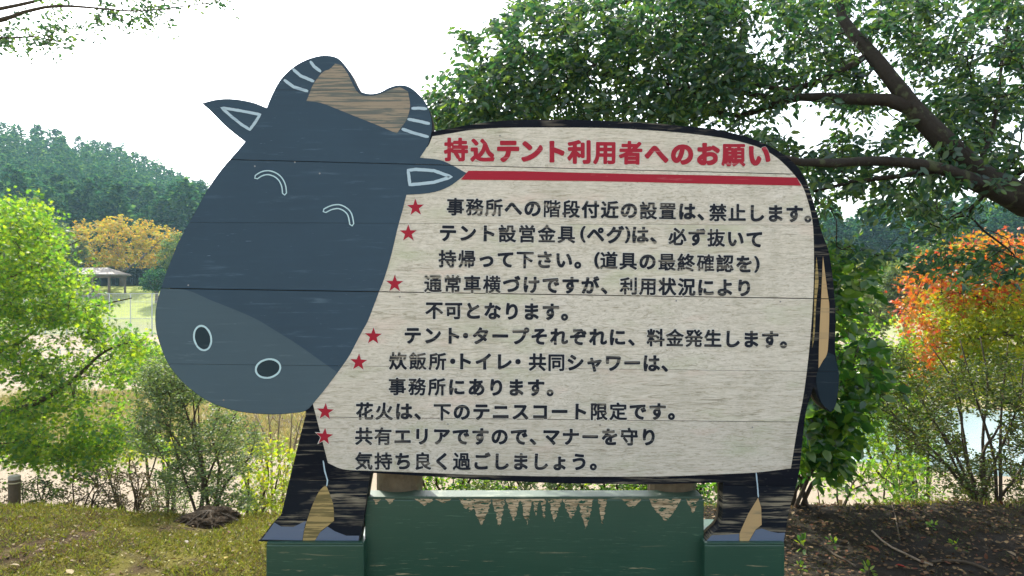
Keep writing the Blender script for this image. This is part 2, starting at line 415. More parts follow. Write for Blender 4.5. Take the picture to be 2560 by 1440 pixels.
def groundmat():
    m, ns, ls = newmat('ground cover')
    a = ns.new('ShaderNodeAttribute'); a.attribute_name = 'Col'
    co = ns.new('ShaderNodeTexCoord').outputs['Object']
    n1 = noise(ns, ls, co, 28, 8, 0.75); n2 = noise(ns, ls, co, 1.1, 5, 0.6)
    col = mixc(ns, ls, 0.8, a.outputs['Color'], mixc(ns, ls, n1, (0.35, 0.35, 0.35), (1.6, 1.6, 1.6)), 'MULTIPLY')
    col = mixc(ns, ls, 0.5, col, mixc(ns, ls, n2, (0.6, 0.6, 0.6), (1.4, 1.4, 1.4)), 'MULTIPLY')
    return finish(m, ns, ls, col, 0.95, n1, 0.8, 0.03, 0.1)
M['ground'] = groundmat()
build_terrain()

# pond seen through the shrubs on the right
def build_water():
    m, ns, ls = newmat('pond water')
    co = ns.new('ShaderNodeTexCoord').outputs['Object']
    n = noise(ns, ls, co, 3.0, 3, 0.5, (1, 0.5, 1))
    finish(m, ns, ls, (0.13, 0.19, 0.18), 0.2, n, 0.15, 0.02, 1.0)
    pts = []
    for k in range(40):
        a = k / 40 * 2 * math.pi
        rr = 1 + 0.12 * math.sin(3 * a + 1) + 0.06 * math.sin(7 * a)
        pts.append((14.5 + 6.2 * rr * math.cos(a), 20.5 + 4.8 * rr * math.sin(a)))
    V = [(p[0], p[1], -3.0) for p in pts] + [(p[0] * 1.0 + (p[0] - 14.5) * 0.1, p[1] + (p[1] - 20.5) * 0.1, -3.3) for p in pts]
    n_ = len(pts)
    FCs = [tuple(range(n_))] + [(i, n_ + i, n_ + (i + 1) % n_, (i + 1) % n_) for i in range(n_)]
    o = obj('pond', V, FCs, m); tag(o, kind='structure')
build_water()

# ================================================================== sign
def BX(px): return (px - 1280) * PM
def BZ(py): return CH - (py - 720) * PM

SEAMS = [((660, 224), (1090, 234)), ((574, 399), (1580, 425)), ((430, 556), (2050, 563)), ((404, 720.8), (1560, 739)),
         ((390, 909), (2000, 928)), ((860, 1043), (1996, 1055)), ((700, 1199), (2000, 1217))]

def smooth_poly(pts, n=3, sharp=38):
    """Catmull-Rom subdivision of a closed outline, corners sharper than 'sharp' degrees are kept"""
    P = [Vector((p[0], p[1])) for p in pts]; out = []; N = len(P)
    def corner(i):
        a = P[i] - P[i - 1]; b = P[(i + 1) % N] - P[i]
        if a.length < 1e-6 or b.length < 1e-6: return True
        return a.angle(b) > R(sharp)
    for i in range(N):
        p1, p2 = P[i], P[(i + 1) % N]
        p0 = p1 - (p2 - p1) if corner(i) else P[i - 1]
        p3 = p2 + (p2 - p1) if corner((i + 1) % N) else P[(i + 2) % N]
        k = n if (p2 - p1).length > 6 else 1
        for s in range(k):
            t = s / k
            q = 0.5 * ((2 * p1) + (p2 - p0) * t + (2 * p0 - 5 * p1 + 4 * p2 - p3) * t * t + (3 * p1 - p0 - 3 * p2 + p3) * t ** 3)
            out.append((q.x, q.y))
    return out

def flat_bm(poly, y=0.0):
    """filled polygon(s) from photograph-traced board coordinates"""
    bm = bmesh.new()
    vs = [bm.verts.new((BX(p[0]), y, BZ(p[1]))) for p in poly]
    tris = tessellate_polygon([[Vector((BX(p[0]), BZ(p[1]), 0)) for p in poly]])
    for t in tris:
        try: bm.faces.new([vs[i] for i in t])
        except ValueError: pass
    orient(bm)
    return bm

def orient(bm):
    for f in bm.faces:
        f.normal_update()
        if f.normal.y > 0: f.normal_flip()

def seam_plane(s, d=0.0):
    a, b = s
    ax, az, bx_, bz = BX(a[0]), BZ(a[1] + d), BX(b[0]), BZ(b[1] + d)
    dirv = Vector((bx_ - ax, 0, bz - az)).normalized()
    nrm = Vector((-dirv.z, 0, dirv.x))            # points up
    return Vector((ax, 0, az)), nrm

def cut_keep(bm, s, d, keep_below):
    co, n = seam_plane(s, d)
    bmesh.ops.bisect_plane(bm, geom=bm.verts[:] + bm.edges[:] + bm.faces[:], plane_co=co, plane_no=n,
                           clear_outer=keep_below, clear_inner=not keep_below, dist=1e-6)

SHALF = [0.35, 0.85, 0.3, 1.1, 0.35, 0.6]
def groove(bm):
    """open the plank joints in a sheet of paint"""
    for s, half in zip(SEAMS[:-1], SHALF):
        for d in (-half, half):
            co, n = seam_plane(s, d)
            bmesh.ops.bisect_plane(bm, geom=bm.verts[:] + bm.edges[:] + bm.faces[:], plane_co=co, plane_no=n, dist=1e-6)
        c0, n0 = seam_plane(s, -half); c1, _ = seam_plane(s, half)
        kill = [f for f in bm.faces if (f.calc_center_median() - c0).dot(n0) < 0 and (f.calc_center_median() - c1).dot(n0) > 0]
        bmesh.ops.delete(bm, geom=kill, context='FACES')

def extrude(bm, depth):
    ret = bmesh.ops.extrude_face_region(bm, geom=bm.faces[:])
    vs = [g for g in ret['geom'] if isinstance(g, bmesh.types.BMVert)]
    bmesh.ops.translate(bm, vec=(0, depth, 0), verts=vs)
    bmesh.ops.recalc_face_normals(bm, faces=bm.faces)

HEAD_L = [(764, 1028), (717, 1034.7), (671, 1036), (618, 1032), (572, 1023), (525, 1005.5), (484, 979), (449, 947), (420, 909), (402.6, 868), (392, 833), (388, 798), (392, 759), (404, 717),
          (416.5, 678.5), (433.5, 635), (448, 601), (472, 557), (492, 523), (516, 479), (545, 435.5), (574.5, 399), (594, 377), (613, 354)]
EAR_L = [(589, 336), (560, 311.5), (526, 277), (504, 258), (540, 249), (574.5, 247), (608.5, 251), (638, 258), (667, 270)]
HORNS = [(672, 255.6), (684, 229), (703, 197), (730, 170.5), (759, 152.5), (793, 141), (820, 139), (844, 145), (861, 161), (876, 182.6), (888, 207), (902.6, 230), (924.5, 234.6), (949, 231), (973, 219), (995, 213),
         (1017, 215), (1036, 226), (1056, 246), (1070, 268), (1079, 294.5), (1081, 319), (1080, 329)]
BACK = [(1130, 320), (1180, 311), (1250, 302), (1330, 299), (1420, 299), (1520, 302), (1620, 307), (1700, 314), (1780, 322), (1850, 337), (1900, 354), (1940, 374), (1975, 398), (2000, 425), (2017, 457),
        (2032, 500), (2045, 545), (2057, 587), (2073, 632), (2085, 720), (2089, 800), (2088, 880), (2098, 939), (2091, 1007), (2078, 1031), (2052, 1007), (2034, 968)]
RUMP = [(2016, 1026), (2009, 1075), (1999, 1172), (1990, 1216), (1973, 1275), (1964, 1331), (1961, 1356), (1760.5, 1356), (1779, 1336), (1797, 1318), (1806, 1290), (1808, 1206),
        (1742, 1208), (1614, 1211), (1537, 1211), (1400, 1208), (1244, 1201.5), (1090, 1192), (926.6, 1182), (918, 1230), (910, 1290), (898, 1354), (666, 1354), (650, 1349), (684, 1306), (700, 1290), (706, 1275),
        (719, 1219), (737.5, 1144), (753, 1081), (764, 1037.5)]
OUT = smooth_poly(HEAD_L + EAR_L + HORNS + BACK + RUMP, 3)
TH = 0.07

sign = empty('cow_sign', (BX(1280), 0.05, 0), 'large black cow-shaped wooden sign with glare-tinted head and Japanese notice on its white body', 'sign')

def plank_between(i):
    bm = flat_bm(OUT)
    if i > 0: cut_keep(bm, SEAMS[i - 1], 0.45, True)
    if i < len(SEAMS): cut_keep(bm, SEAMS[i], -0.45, False)
    return bm

for i in range(len(SEAMS) + 1):
    bm = plank_between(i)
    if i < len(SEAMS):
        extrude(bm, TH)
        bmesh.ops.translate(bm, vec=(0, [0.0, 0.0015, 0.0, 0.002, 0.0005, 0.001, 0.0][i], 0), verts=bm.verts)
        bm_obj('plank', bm, M['body'], sign)
    else:
        for side in (0, 1):
            b2 = bm.copy()
            kill = [f for f in b2.faces if (f.calc_center_median().x > 0) == (side == 0)]
            bmesh.ops.delete(b2, geom=kill, context='FACES')
            # the short board end next to the belly stays with the plank above
            extrude(b2, TH + 0.02)
            bm_obj('leg', b2, M['leg'], sign)
        bm.free()
# thin backing sheet, unseen, added to keep backlight out of the plank joints
cx, cy = 1300, 700
INN = [(cx + (p[0] - cx) * 0.995, cy + (p[1] - cy) * 0.995) for p in OUT]
bm = flat_bm(INN, TH + 0.004); extrude(bm, 0.012); bm_obj('backlight_stop', bm, M['logpost'], sign)

def sheet(name, poly, y, mat, parent=sign, gro=True, n=3, sharp=38, sm=True):
    bm = flat_bm(smooth_poly(poly, n, sharp) if sm else poly, y)
    if gro: groove(bm)
    return bm_obj(name, bm, mat, parent)

HEAD_R = [(1078, 338), (1070, 365), (1051, 394), (1085, 396.5), (1109, 402), (1138, 416), (1168, 433), (1148, 450), (1124, 467), (1095, 479), (1060.6, 485.5), (1017, 488), (1007, 528), (995, 571.5), (980, 635), (963, 693), (946, 737),
          (922, 800), (908, 826), (888.5, 863), (873, 892), (850, 925), (820, 965), (790, 1002)]
def inset(poly, k=1.2):
    """pull an outline slightly in so the paint stops just short of the sawn edge"""
    n = len(poly); out = []
    area = sum(poly[i][0] * poly[(i + 1) % n][1] - poly[(i + 1) % n][0] * poly[i][1] for i in range(n))
    sgn = 1 if area > 0 else -1
    for i in range(n):
        a, b = Vector(poly[i - 1]), Vector(poly[(i + 1) % n])
        t = (b - a); t = t.normalized() if t.length > 0 else t
        out.append((poly[i][0] - t.y * k * sgn, poly[i][1] + t.x * k * sgn))
    return out
HEADP = HEAD_L + EAR_L + HORNS + HEAD_R
WHITE = [(1070, 366), (1081, 341), (1130, 333), (1180, 325), (1250, 320), (1330, 319), (1430, 319), (1540, 321), (1640, 327), (1720, 334), (1800, 344), (1860, 357), (1905, 372), (1943, 395), (1970, 420), (1992, 445), (2008, 470), (2020, 505), (2030, 548),
         (2034, 600), (2034, 710), (2026, 841), (2011, 973), (1994, 1065), (1977, 1171), (1889, 1181), (1782, 1186), (1644, 1191), (1400, 1191), (1200, 1187), (1050, 1181.5), (925, 1177), (858, 1173), (820, 1157), (808, 1149), (797, 1110), (784, 1070), (766, 1032),
         (786, 1006), (820, 968), (850, 928), (873, 894), (888.5, 866), (908, 829), (922, 803), (946, 740), (963, 696), (980, 638), (995, 574.5), (1007, 531), (1016, 486)]
# the white sheet runs a little under the head's paint; the head is the upper layer
WH2 = WHITE[:-17] + [(780, 1000), (810, 960), (840, 920), (862, 890), (898, 822), (912, 795), (936, 735), (955, 690), (970, 632), (985, 570), (1000, 520), (1010, 470), (1035, 440), (1040, 395), (1055, 375)]
for i in range(1, len(SEAMS)):
    bm = flat_bm(smooth_poly(WH2, 3), -0.0012)
    ha = SHALF[i - 1]; hb = SHALF[i] if i < len(SHALF) else 0
    cut_keep(bm, SEAMS[i - 1], ha, True)
    if i < len(SEAMS) - 1: cut_keep(bm, SEAMS[i], -hb, False)
    if bm.faces: bm_obj('white_panel', bm, M['white'], sign)
    else: bm.free()
headbm = flat_bm(inset(smooth_poly(HEADP, 3), 1.0), -0.0030); groove(headbm); bm_obj('head', headbm, M['head'], sign)
MUZ = [(467, 725), (525, 749), (583, 772), (642, 798), (700, 833), (747, 862.5), (800, 900), (843, 930), (820, 964), (790, 1000), (763, 1026)] + [(717, 1033), (671, 1034), (618, 1030), (573, 1021), (526, 1004), (486, 978), (451, 946), (422, 908), (404.6, 867), (394, 833), (390, 798), (394, 759), (404, 720)]
sheet('muzzle', MUZ, -0.0042, M['muzzle'])

# tail and body trim
sheet('tail_strip', [(2057, 640), (2069, 735), (2073, 773), (2069, 876), (2058, 900), (2046, 921), (2047.5, 851), (2053, 735)], -0.0016, M['tan'])
sheet('tail_strip', [(2041, 642), (2046, 700), (2040, 760), (2036, 840), (2030, 870), (2034, 800), (2036.5, 712)], -0.0016, M['legwood'])
sheet('tail_tuft', [(2069, 880), (2086, 888), (2096.5, 939), (2090, 1006), (2077, 1029), (2053, 1006), (2040, 955), (2046, 922), (2060, 900)], -0.0024, M['tail'])

# horns: bare wood between them, pale stripes
HW = [(825, 173), (838, 160), (853, 162), (867, 180), (880, 206), (892, 228), (908, 239), (930, 240), (953, 235), (978, 224), (1000, 218), (1020, 229), (1025.6, 265), (1017, 299), (1004, 318), (992.5, 334), (939, 311.5), (890, 292), (842, 272.6), (803, 258), (766.5, 253), (774, 235), (783.5, 212), (806, 182)]
sheet('horn_band', HW, -0.0042, M['hornwood'])

def stroke(name, pts, w, mat, y, closed=False, wob=0.6, seed=1, cap=True):
    """a brush line of real width along a polyline"""
    rr = random.Random(seed)
    P = [Vector(p) for p in pts]
    # resample
    if closed: P = P + [P[0]]
    Q = []
    for a, b in zip(P[:-1], P[1:]):
        n = max(1, int((b - a).length / 5))
        for k in range(n): Q.append(a.lerp(b, k / n))
    if not closed: Q.append(P[-1])
    N = len(Q); L = []; Rr = []
    for i, q in enumerate(Q):
        if closed: t = Q[(i + 1) % N] - Q[i - 1]
        else: t = Q[min(i + 1, N - 1)] - Q[max(i - 1, 0)]
        t = t.normalized(); nn = Vector((-t.y, t.x))
        k = w / 2
        if cap and not closed and (i == 0 or i == N - 1): k *= 0.6
        L.append(q + nn * (k + rr.uniform(-wob, wob) * 0.5)); Rr.append(q - nn * (k + rr.uniform(-wob, wob) * 0.5))
    bm = bmesh.new()
    lv = [bm.verts.new((BX(p.x), y, BZ(p.y))) for p in L]; rv = [bm.verts.new((BX(p.x), y, BZ(p.y))) for p in Rr]
    for i in range(N if closed else N - 1):
        j = (i + 1) % N
        bm.faces.new((lv[i], lv[j], rv[j], rv[i]))
    orient(bm)
    return bm_obj(name, bm, mat, sign)

YS = -0.0052
for k, p in enumerate([[(776, 153.5), (786, 167), (803, 180)], [(732.5, 173), (752, 190), (786, 204.5)], [(710.6, 200), (735, 218), (771, 229)],
                       [(1029, 271.6), (1050, 271), (1068, 272.6)], [(1019, 298), (1045, 303), (1075, 310)], [(1004.7, 322.6), (1035, 333), (1072, 343)]]):
    stroke('horn_stripe', p, 7.5, M['pale'], YS, seed=k)
stroke('ear_outline', [(555, 270), (600, 277), (651, 287), (640, 305), (625.5, 324.6), (605, 312), (580, 292)], 7, M['pale'], YS, True, seed=11)
stroke('ear_outline', [(1020.7, 426), (1040, 424), (1085, 427), (1128.6, 442.7), (1085, 456), (1050, 460), (1025, 462)], 8, M['pale'], YS, True, seed=12)
def ell(cx, cy, rx, ry, rot, n=28):
    c, s = math.cos(rot), math.sin(rot)
    return [(cx + rx * math.cos(a) * c - ry * math.sin(a) * s, cy + rx * math.cos(a) * s + ry * math.sin(a) * c) for a in [k / n * 2 * math.pi for k in range(n)]]
for (c_, rx, ry, ro) in (((507.6, 845), 21, 31, -0.22), ((671, 921), 31, 23, -0.22)):
    sheet('nostril', ell(*c_, rx, ry, ro), -0.0046, M['nostril'], gro=False, sm=False)
    stroke('nostril_outline', ell(*c_, rx, ry, ro), 4.6, M['eyeline'], YS, True, seed=int(rx))
def sausage(pts, w):
    P = [Vector(p) for p in pts]; Q = []
    for i in range(len(P) - 1):
        p0 = P[max(i - 1, 0)]; p1 = P[i]; p2 = P[i + 1]; p3 = P[min(i + 2, len(P) - 1)]
        for s in range(4):
            t = s / 4
            Q.append(0.5 * ((2 * p1) + (p2 - p0) * t + (2 * p0 - 5 * p1 + 4 * p2 - p3) * t * t + (3 * p1 - p0 - 3 * p2 + p3) * t ** 3))
    Q.append(P[-1]); L = []; Rr = []
    for i, q in enumerate(Q):
        t = (Q[min(i + 1, len(Q) - 1)] - Q[max(i - 1, 0)]).normalized(); nn = Vector((-t.y, t.x))
        L.append(tuple(q + nn * w)); Rr.append(tuple(q - nn * w))
    t0 = (Q[0] - Q[1]).normalized() * w; t1 = (Q[-1] - Q[-2]).normalized() * w
    return L + [tuple(Q[-1] + t1)] + Rr[::-1] + [tuple(Q[0] + t0)]
for k, (p, lab) in enumerate(([(642, 443), (655, 435), (672, 432), (690, 438), (703, 450), (710, 466), (712, 483)], [(813, 527), (830, 519), (848, 517), (864, 524), (875, 537), (880, 560)]) and
                             (([(642, 443), (655, 435), (672, 432), (690, 438), (703, 450), (710, 466), (712, 483)], 1), ([(813, 527), (830, 519), (848, 517), (864, 524), (875, 537), (880, 560)], 2))):
    stroke('eye_outline', sausage(p, 5.0), 3.0, M['eyeline'], YS, True, 0.3, seed=30 + k)

for k, (x, y) in enumerate([(638, 416), (738, 406), (800, 434), (472, 713), (1000, 742), (1330, 748), (1690, 752), (1950, 754), (560, 1000), (1120, 1060), (1500, 1062), (1880, 1068), (1250, 340), (1720, 355)]):
    sheet('nail_head', ell(x, y, 2.3, 2.3, 0, 8), -0.0058, M['nail'], gro=False, sm=False)
# legs: hooves, bare inverted V, pale centre line
sheet('hoof', [(686, 1306), (703, 1316), (734, 1317), (765, 1302), (759, 1330), (756, 1351), (655, 1348.5)], -0.0016, M['hoof'], gro=False, sm=False)
sheet('hoof', [(819, 1316), (837.5, 1328), (866, 1339), (898, 1339), (896.5, 1351.5), (788, 1351), (800, 1331)], -0.0016, M['hoof'], gro=False, sm=False)
sheet('hoof', [(1904, 1321), (1925.5, 1328.5), (1944, 1332), (1962, 1331.5), (1959, 1354), (1872, 1354), (1889, 1325)], -0.0016, M['hoof'], gro=False, sm=False)
sheet('hoof', [(1847.6, 1334.6), (1810, 1337), (1779, 1338), (1764, 1354), (1847.6, 1354.5)], -0.0016, M['hoof'], gro=False, sm=False)
sheet('bare_patch', [(815.6, 1212.5), (833, 1259), (835, 1301.6), (819, 1315), (803, 1327), (787.5, 1351), (757, 1351.6), (760, 1331), (769, 1297), (784, 1256), (800, 1225)], -0.0020, M['legwood'], gro=False, n=2)
sheet('bare_patch', [(1895, 1244), (1902.6, 1269), (1904, 1311.6), (1889, 1323), (1871, 1354), (1848.5, 1354.5), (1848.5, 1333), (1870.5, 1284)], -0.0020, M['tan'], gro=False, sm=False)
stroke('centre_line', [(808, 1151), (812.5, 1178), (819, 1200), (817, 1215)], 3.4, M['pale'], -0.0028, seed=41)
stroke('centre_line', [(1890, 1181), (1893, 1210), (1895.6, 1243)], 3.4, M['pale'], -0.0028, seed=42)

# red stripe and stars
YT = -0.0030
sb = [(1171, 427), (1300, 428), (1450, 432), (1580, 435), (1720, 437.5), (1860, 440.5), (1991, 444), (2003, 464.5), (1860, 461.5), (1720, 458.5), (1580, 455), (1450, 452.5), (1300, 451), (1152, 449.5)]
sheet('red_stripe', sb, YT, M['red'], gro=False, sm=False)
def star(cx, cy, r, rot):
    pts = []
    for k in range(10):
        a = -math.pi / 2 + rot + k * math.pi / 5
        q = r if k % 2 == 0 else r * 0.40
        pts.append((cx + q * math.cos(a), cy + q * math.sin(a)))
    return pts
for k, (x, y) in enumerate([(1039, 519), (1021, 583), (987, 709.5), (933.5, 840.5), (897, 905.5), (813.5, 1029), (811.5, 1091)]):
    sheet('star_halo', star(x, y, 26.5, 0.02 * k), -0.0022, M['halo'], gro=False, sm=False)
    sheet('star', star(x, y, 22.5, -0.03 + 0.02 * k), YT, M['red'], gro=False, sm=False)

# lettering ---------------------------------------------------------------
GN = 168                        # raster cells over 1.2 em
def glyph_raster(ch):
    c = bpy.data.curves.new('glyph', 'FONT'); c.body = ch; c.size = 1; c.resolution_u = 4
    o = bpy.data.objects.new('glyph', c); COL.objects.link(o)
    dg = bpy.context.evaluated_depsgraph_get()
    ev = o.evaluated_get(dg); me = ev.to_mesh(); me.calc_loop_triangles()
    V = np.array([v.co[:2] for v in me.vertices]); T = [tuple(t.vertices) for t in me.loop_triangles]
    ev.to_mesh_clear(); bpy.data.objects.remove(o); bpy.data.curves.remove(c)
    if ch in '()': V = V + np.array([0.5, 0.38]) - (V.min(0) + V.max(0)) / 2
    h = 1.2 / GN; gxs = -0.1 + (np.arange(GN) + .5) * h; gys = -0.22 + (np.arange(GN) + .5) * h
    G = np.zeros((GN, GN), bool)
    for t in T:
        p = V[list(t)]
        i0 = max(int((p[:, 0].min() + .1) / h) - 1, 0); i1 = min(int((p[:, 0].max() + .1) / h) + 2, GN)
        j0 = max(int((p[:, 1].min() + .22) / h) - 1, 0); j1 = min(int((p[:, 1].max() + .22) / h) + 2, GN)
        if i1 <= i0 or j1 <= j0: continue
        X, Y = np.meshgrid(gxs[i0:i1], gys[j0:j1])
        d = [(p[(k + 1) % 3][0] - p[k][0]) * (Y - p[k][1]) - (p[(k + 1) % 3][1] - p[k][1]) * (X - p[k][0]) for k in range(3)]
        G[j0:j1, i0:i1] |= ((d[0] >= -1e-9) & (d[1] >= -1e-9) & (d[2] >= -1e-9)) | ((d[0] <= 1e-9) & (d[1] <= 1e-9) & (d[2] <= 1e-9))
    return G
def glyph_mesh(G, off):
    """brush-thick letter: the outline grown by 'off' em and cut into strips"""
    off = off * (1 - min(max((G.sum() * (1.2 / GN) ** 2 - 0.26) * 2.6, 0), 0.55)) if off < .075 else off
    h = 1.2 / GN; r = off / h; k = int(math.ceil(r)); B = G.copy()
    P = np.pad(G, k)
    for dy in range(-k, k + 1):
        for dx in range(-k, k + 1):
            if dx * dx + dy * dy <= r * r + .3: B |= P[k + dy:k + dy + GN, k + dx:k + dx + GN]
    V = []; FC_ = []; live = {}
    def emit(a, b, j0, j1):
        i = len(V); x0, x1, y0, y1 = -0.1 + a * h, -0.1 + b * h, -0.22 + j0 * h, -0.22 + j1 * h
        V.extend([(x0, y0), (x1, y0), (x1, y1), (x0, y1)]); FC_.append((i, i + 1, i + 2, i + 3))
    for j in range(GN + 1):
        runs = set()
        if j < GN and B[j].any():
            d = np.diff(np.concatenate([[0], B[j].astype(int), [0]])); st = np.where(d == 1)[0]; en = np.where(d == -1)[0]
            runs = set(zip(st.tolist(), en.tolist()))
        for q in list(live):
            if q not in runs: emit(q[0], q[1], live.pop(q), j)
        for q in runs: live.setdefault(q, j)
    return np.array(V), FC_
GR = {}; GC = {}
def glyph(ch, off):
    if ch not in GR: GR[ch] = glyph_raster(ch)
    if (ch, off) not in GC: GC[(ch, off)] = glyph_mesh(GR[ch], off)
    return GC[(ch, off)]

LINES = [
 ('red', 64, [('持込', 1140.5, 1206, 374, 376), ('テント', 1270, 1387, 376.5, 379), ('利用者へのお願い', 1449, 1897, 380, 388)]),
 ('ink', 48.5, [('事務所への階段付近の設置は、', 1138.6, 1765, 517, 529.5), ('禁止します。', 1794.5, 2033, 531.5, 535)]),
 ('ink', 48.5, [('テント設営金具', 1120, 1416, 582, 586), ('(', 1457, 0, 586, 0), ('ペグ', 1489, 1537.5, 586, 587), (')', 1569, 0, 587, 0), ('は、', 1599.5, 1647, 587, 588), ('必ず抜いて', 1693.5, 1886, 591.5, 598)]),
 ('ink', 48.5, [('持帰って下さい。', 1119, 1458, 647, 650), ('(', 1492, 0, 651, 0), ('道具の最終確認を', 1522, 1860, 651, 660), (')', 1892, 0, 661, 0)]),
 ('ink', 48.5, [('通常車横づけですが、', 1082.6, 1524, 709, 714), ('利用状況により', 1572, 1860, 715, 719.5)]),
 ('ink', 48.5, [('不可となります。', 1085.7, 1425, 775.5, 780)]),
 ('ink', 48.5, [('テント', 1032, 1131, 838, 839), ('・', 1164, 0, 839, 0), ('タープそれぞれに、', 1202, 1592, 839.5, 843), ('料金発生します。', 1639, 1972, 844, 849)]),
 ('ink', 48.5, [('炊飯所', 995, 1094, 902, 903), ('・', 1132, 0, 903, 0), ('トイレ', 1160, 1259, 903, 904), ('・', 1295, 0, 904, 0), ('共同シャワーは、', 1343.5, 1675, 905, 908)]),
 ('ink', 48.5, [('事務所にあります。', 993.4, 1389, 966, 969)]),
 ('ink', 48.5, [('花火は、', 911.8, 1058, 1027.5, 1028), ('下のテニスコート限定です。', 1105.8, 1692, 1029, 1028)]),
 ('ink', 48.5, [('共有エリアですので、', 909.8, 1346, 1090, 1091), ('マナーを守り', 1378, 1621.5, 1091, 1092)]),
 ('ink', 48.5, [('気持ち良く過ごしましょう。', 910, 1497, 1152, 1154)]),
]
rl = random.Random(5)
for mt, em, segs in LINES:
    for (txt, x0, x1, y0, y1) in segs:
        VV = {0: [], 1: []}; FF = {0: [], 1: []}; cnt = 0
        for k, ch in enumerate(txt):
            t = k / (len(txt) - 1) if len(txt) > 1 else 0
            xc = x0 + (x1 - x0) * t if len(txt) > 1 else x0
            yc = y0 + (y1 - y0) * t if len(txt) > 1 else y0
            dense = ord(ch) > 0x3400
            for layer, off in ((0, (0.037 if dense else 0.047) + (0.017 if mt == 'red' else 0)), (1, 0.080)):
                V, FCs = glyph(ch, off)
                sx = 0.93 if ch not in '()' else 0.85
                cxg = 0.5; cyg = 0.38
                a = rl.uniform(-0.012, 0.012) - 0.008
                U = V - np.array([cxg, cyg]); U[:, 0] *= sx; U[:, 1] *= sx
                ca, sa = math.cos(a), math.sin(a)
                X = (U[:, 0] * ca - U[:, 1] * sa) * em + xc; Y = yc - (U[:, 0] * sa + U[:, 1] * ca) * em
                yo = (YT - 0.0004 if layer == 0 else -0.0018) - 0.00020 * (cnt % 3)
                base = sum(len(v) for v in VV[layer])
                VV[layer].append(np.stack([BX(X), np.full(len(X), yo), BZ(Y)], 1))
                FF[layer] += [tuple(i + base for i in f) for f in FCs]
            cnt += 1
        obj('lettering', np.concatenate(VV[0]), np.array(FF[0]), M[mt], sign)
        obj('lettering_halo', np.concatenate(VV[1]), np.array(FF[1]), M['halo'], sign)

# log posts behind the board
def tube(P, rad, sides=8, caps=True):
    P = np.asarray(P, float); n = len(P); rad = np.broadcast_to(rad, (n,))
    T = np.gradient(P, axis=0); T /= np.maximum(np.linalg.norm(T, axis=1, keepdims=True), 1e-9)
    up = np.array([0.0, 0.0, 1.0]) if abs(T[0][2]) < 0.9 else np.array([1.0, 0, 0])
    V = []; u = np.cross(T[0], up); u /= np.linalg.norm(u)
    for i in range(n):
        u = u - T[i] * np.dot(u, T[i]); u /= max(np.linalg.norm(u), 1e-9); w = np.cross(T[i], u)
        for k in range(sides):
            a = 2 * math.pi * k / sides
            V.append(P[i] + rad[i] * (math.cos(a) * u + math.sin(a) * w))
    FCs = [(i * sides + k, i * sides + (k + 1) % sides, (i + 1) * sides + (k + 1) % sides, (i + 1) * sides + k) for i in range(n - 1) for k in range(sides)]
    if caps: FCs += [tuple(range(sides))[::-1], tuple((n - 1) * sides + k for k in range(sides))]
    return np.array(V), FCs
for pxc, w in ((1000, 0.125), (1678, 0.13)):
    x = (pxc - 1280) / F * 3.98
    V, FCs = tube([(x, 0.245, z) for z in (0.0, 0.5, 1.2, 1.75)], [w, w * 0.98, w * 0.97, w * 0.95], 20)
    obj('support_log', V, FCs, M['logpost'], sign, smooth=False)

# green base --------------------------------------------------------------
zc = BZ(1239) ; zl = BZ(1357)
base = empty('plinth', (BX(1310), 0.08, 0), 'stepped green wooden plinth under the cow sign, paint worn along its upper edge', 'plinth')
fy = 0.045
kx = (D0 + fy) / D0
bmx = box_bm(BX(912) * kx, BX(1760) * kx, fy, 0.162, 0.012, CH - (1243 - 720) * PM * kx - 0.012, 0.006); bm_obj('centre_box', bmx, M['green'], base)
ztop = CH - (1241 - 720) * PM * kx
bmx = box_bm(BX(914) * kx, BX(1757) * kx, fy - 0.002, 0.165, ztop - 0.016, ztop, 0.005); bm_obj('ledge_board', bmx, M['ledge'], base)
f2 = -0.03; k2 = (D0 + f2) / D0
z2 = CH - (1357 - 720) * PM * k2
bm_obj('end_box', box_bm(BX(665) * k2, BX(910) * k2, f2, 0.35, 0.0, z2 - 0.0095, 0.007), M['green'], base)
bm_obj('end_box', box_bm(BX(1761) * k2, BX(1962) * k2, f2, 0.35, 0.0, z2 - 0.0095, 0.007), M['green'], base)
# thin top boards the hooves stand on
bm_obj('ledge_board', box_bm(BX(666) * k2, BX(909.5) * k2, f2 + 0.001, 0.35, z2 - 0.010, z2, 0.003), M['green'], base)
bm_obj('ledge_board', box_bm(BX(1761.5) * k2, BX(1961) * k2, f2 + 0.001, 0.35, z2 - 0.010, z2, 0.003), M['green'], base)
bm_obj('centre_foot', box_bm(BX(911) * k2, BX(1760) * k2, f2 + 0.03, fy - 0.001, 0.0, 0.05, 0.004), M['green'], base)

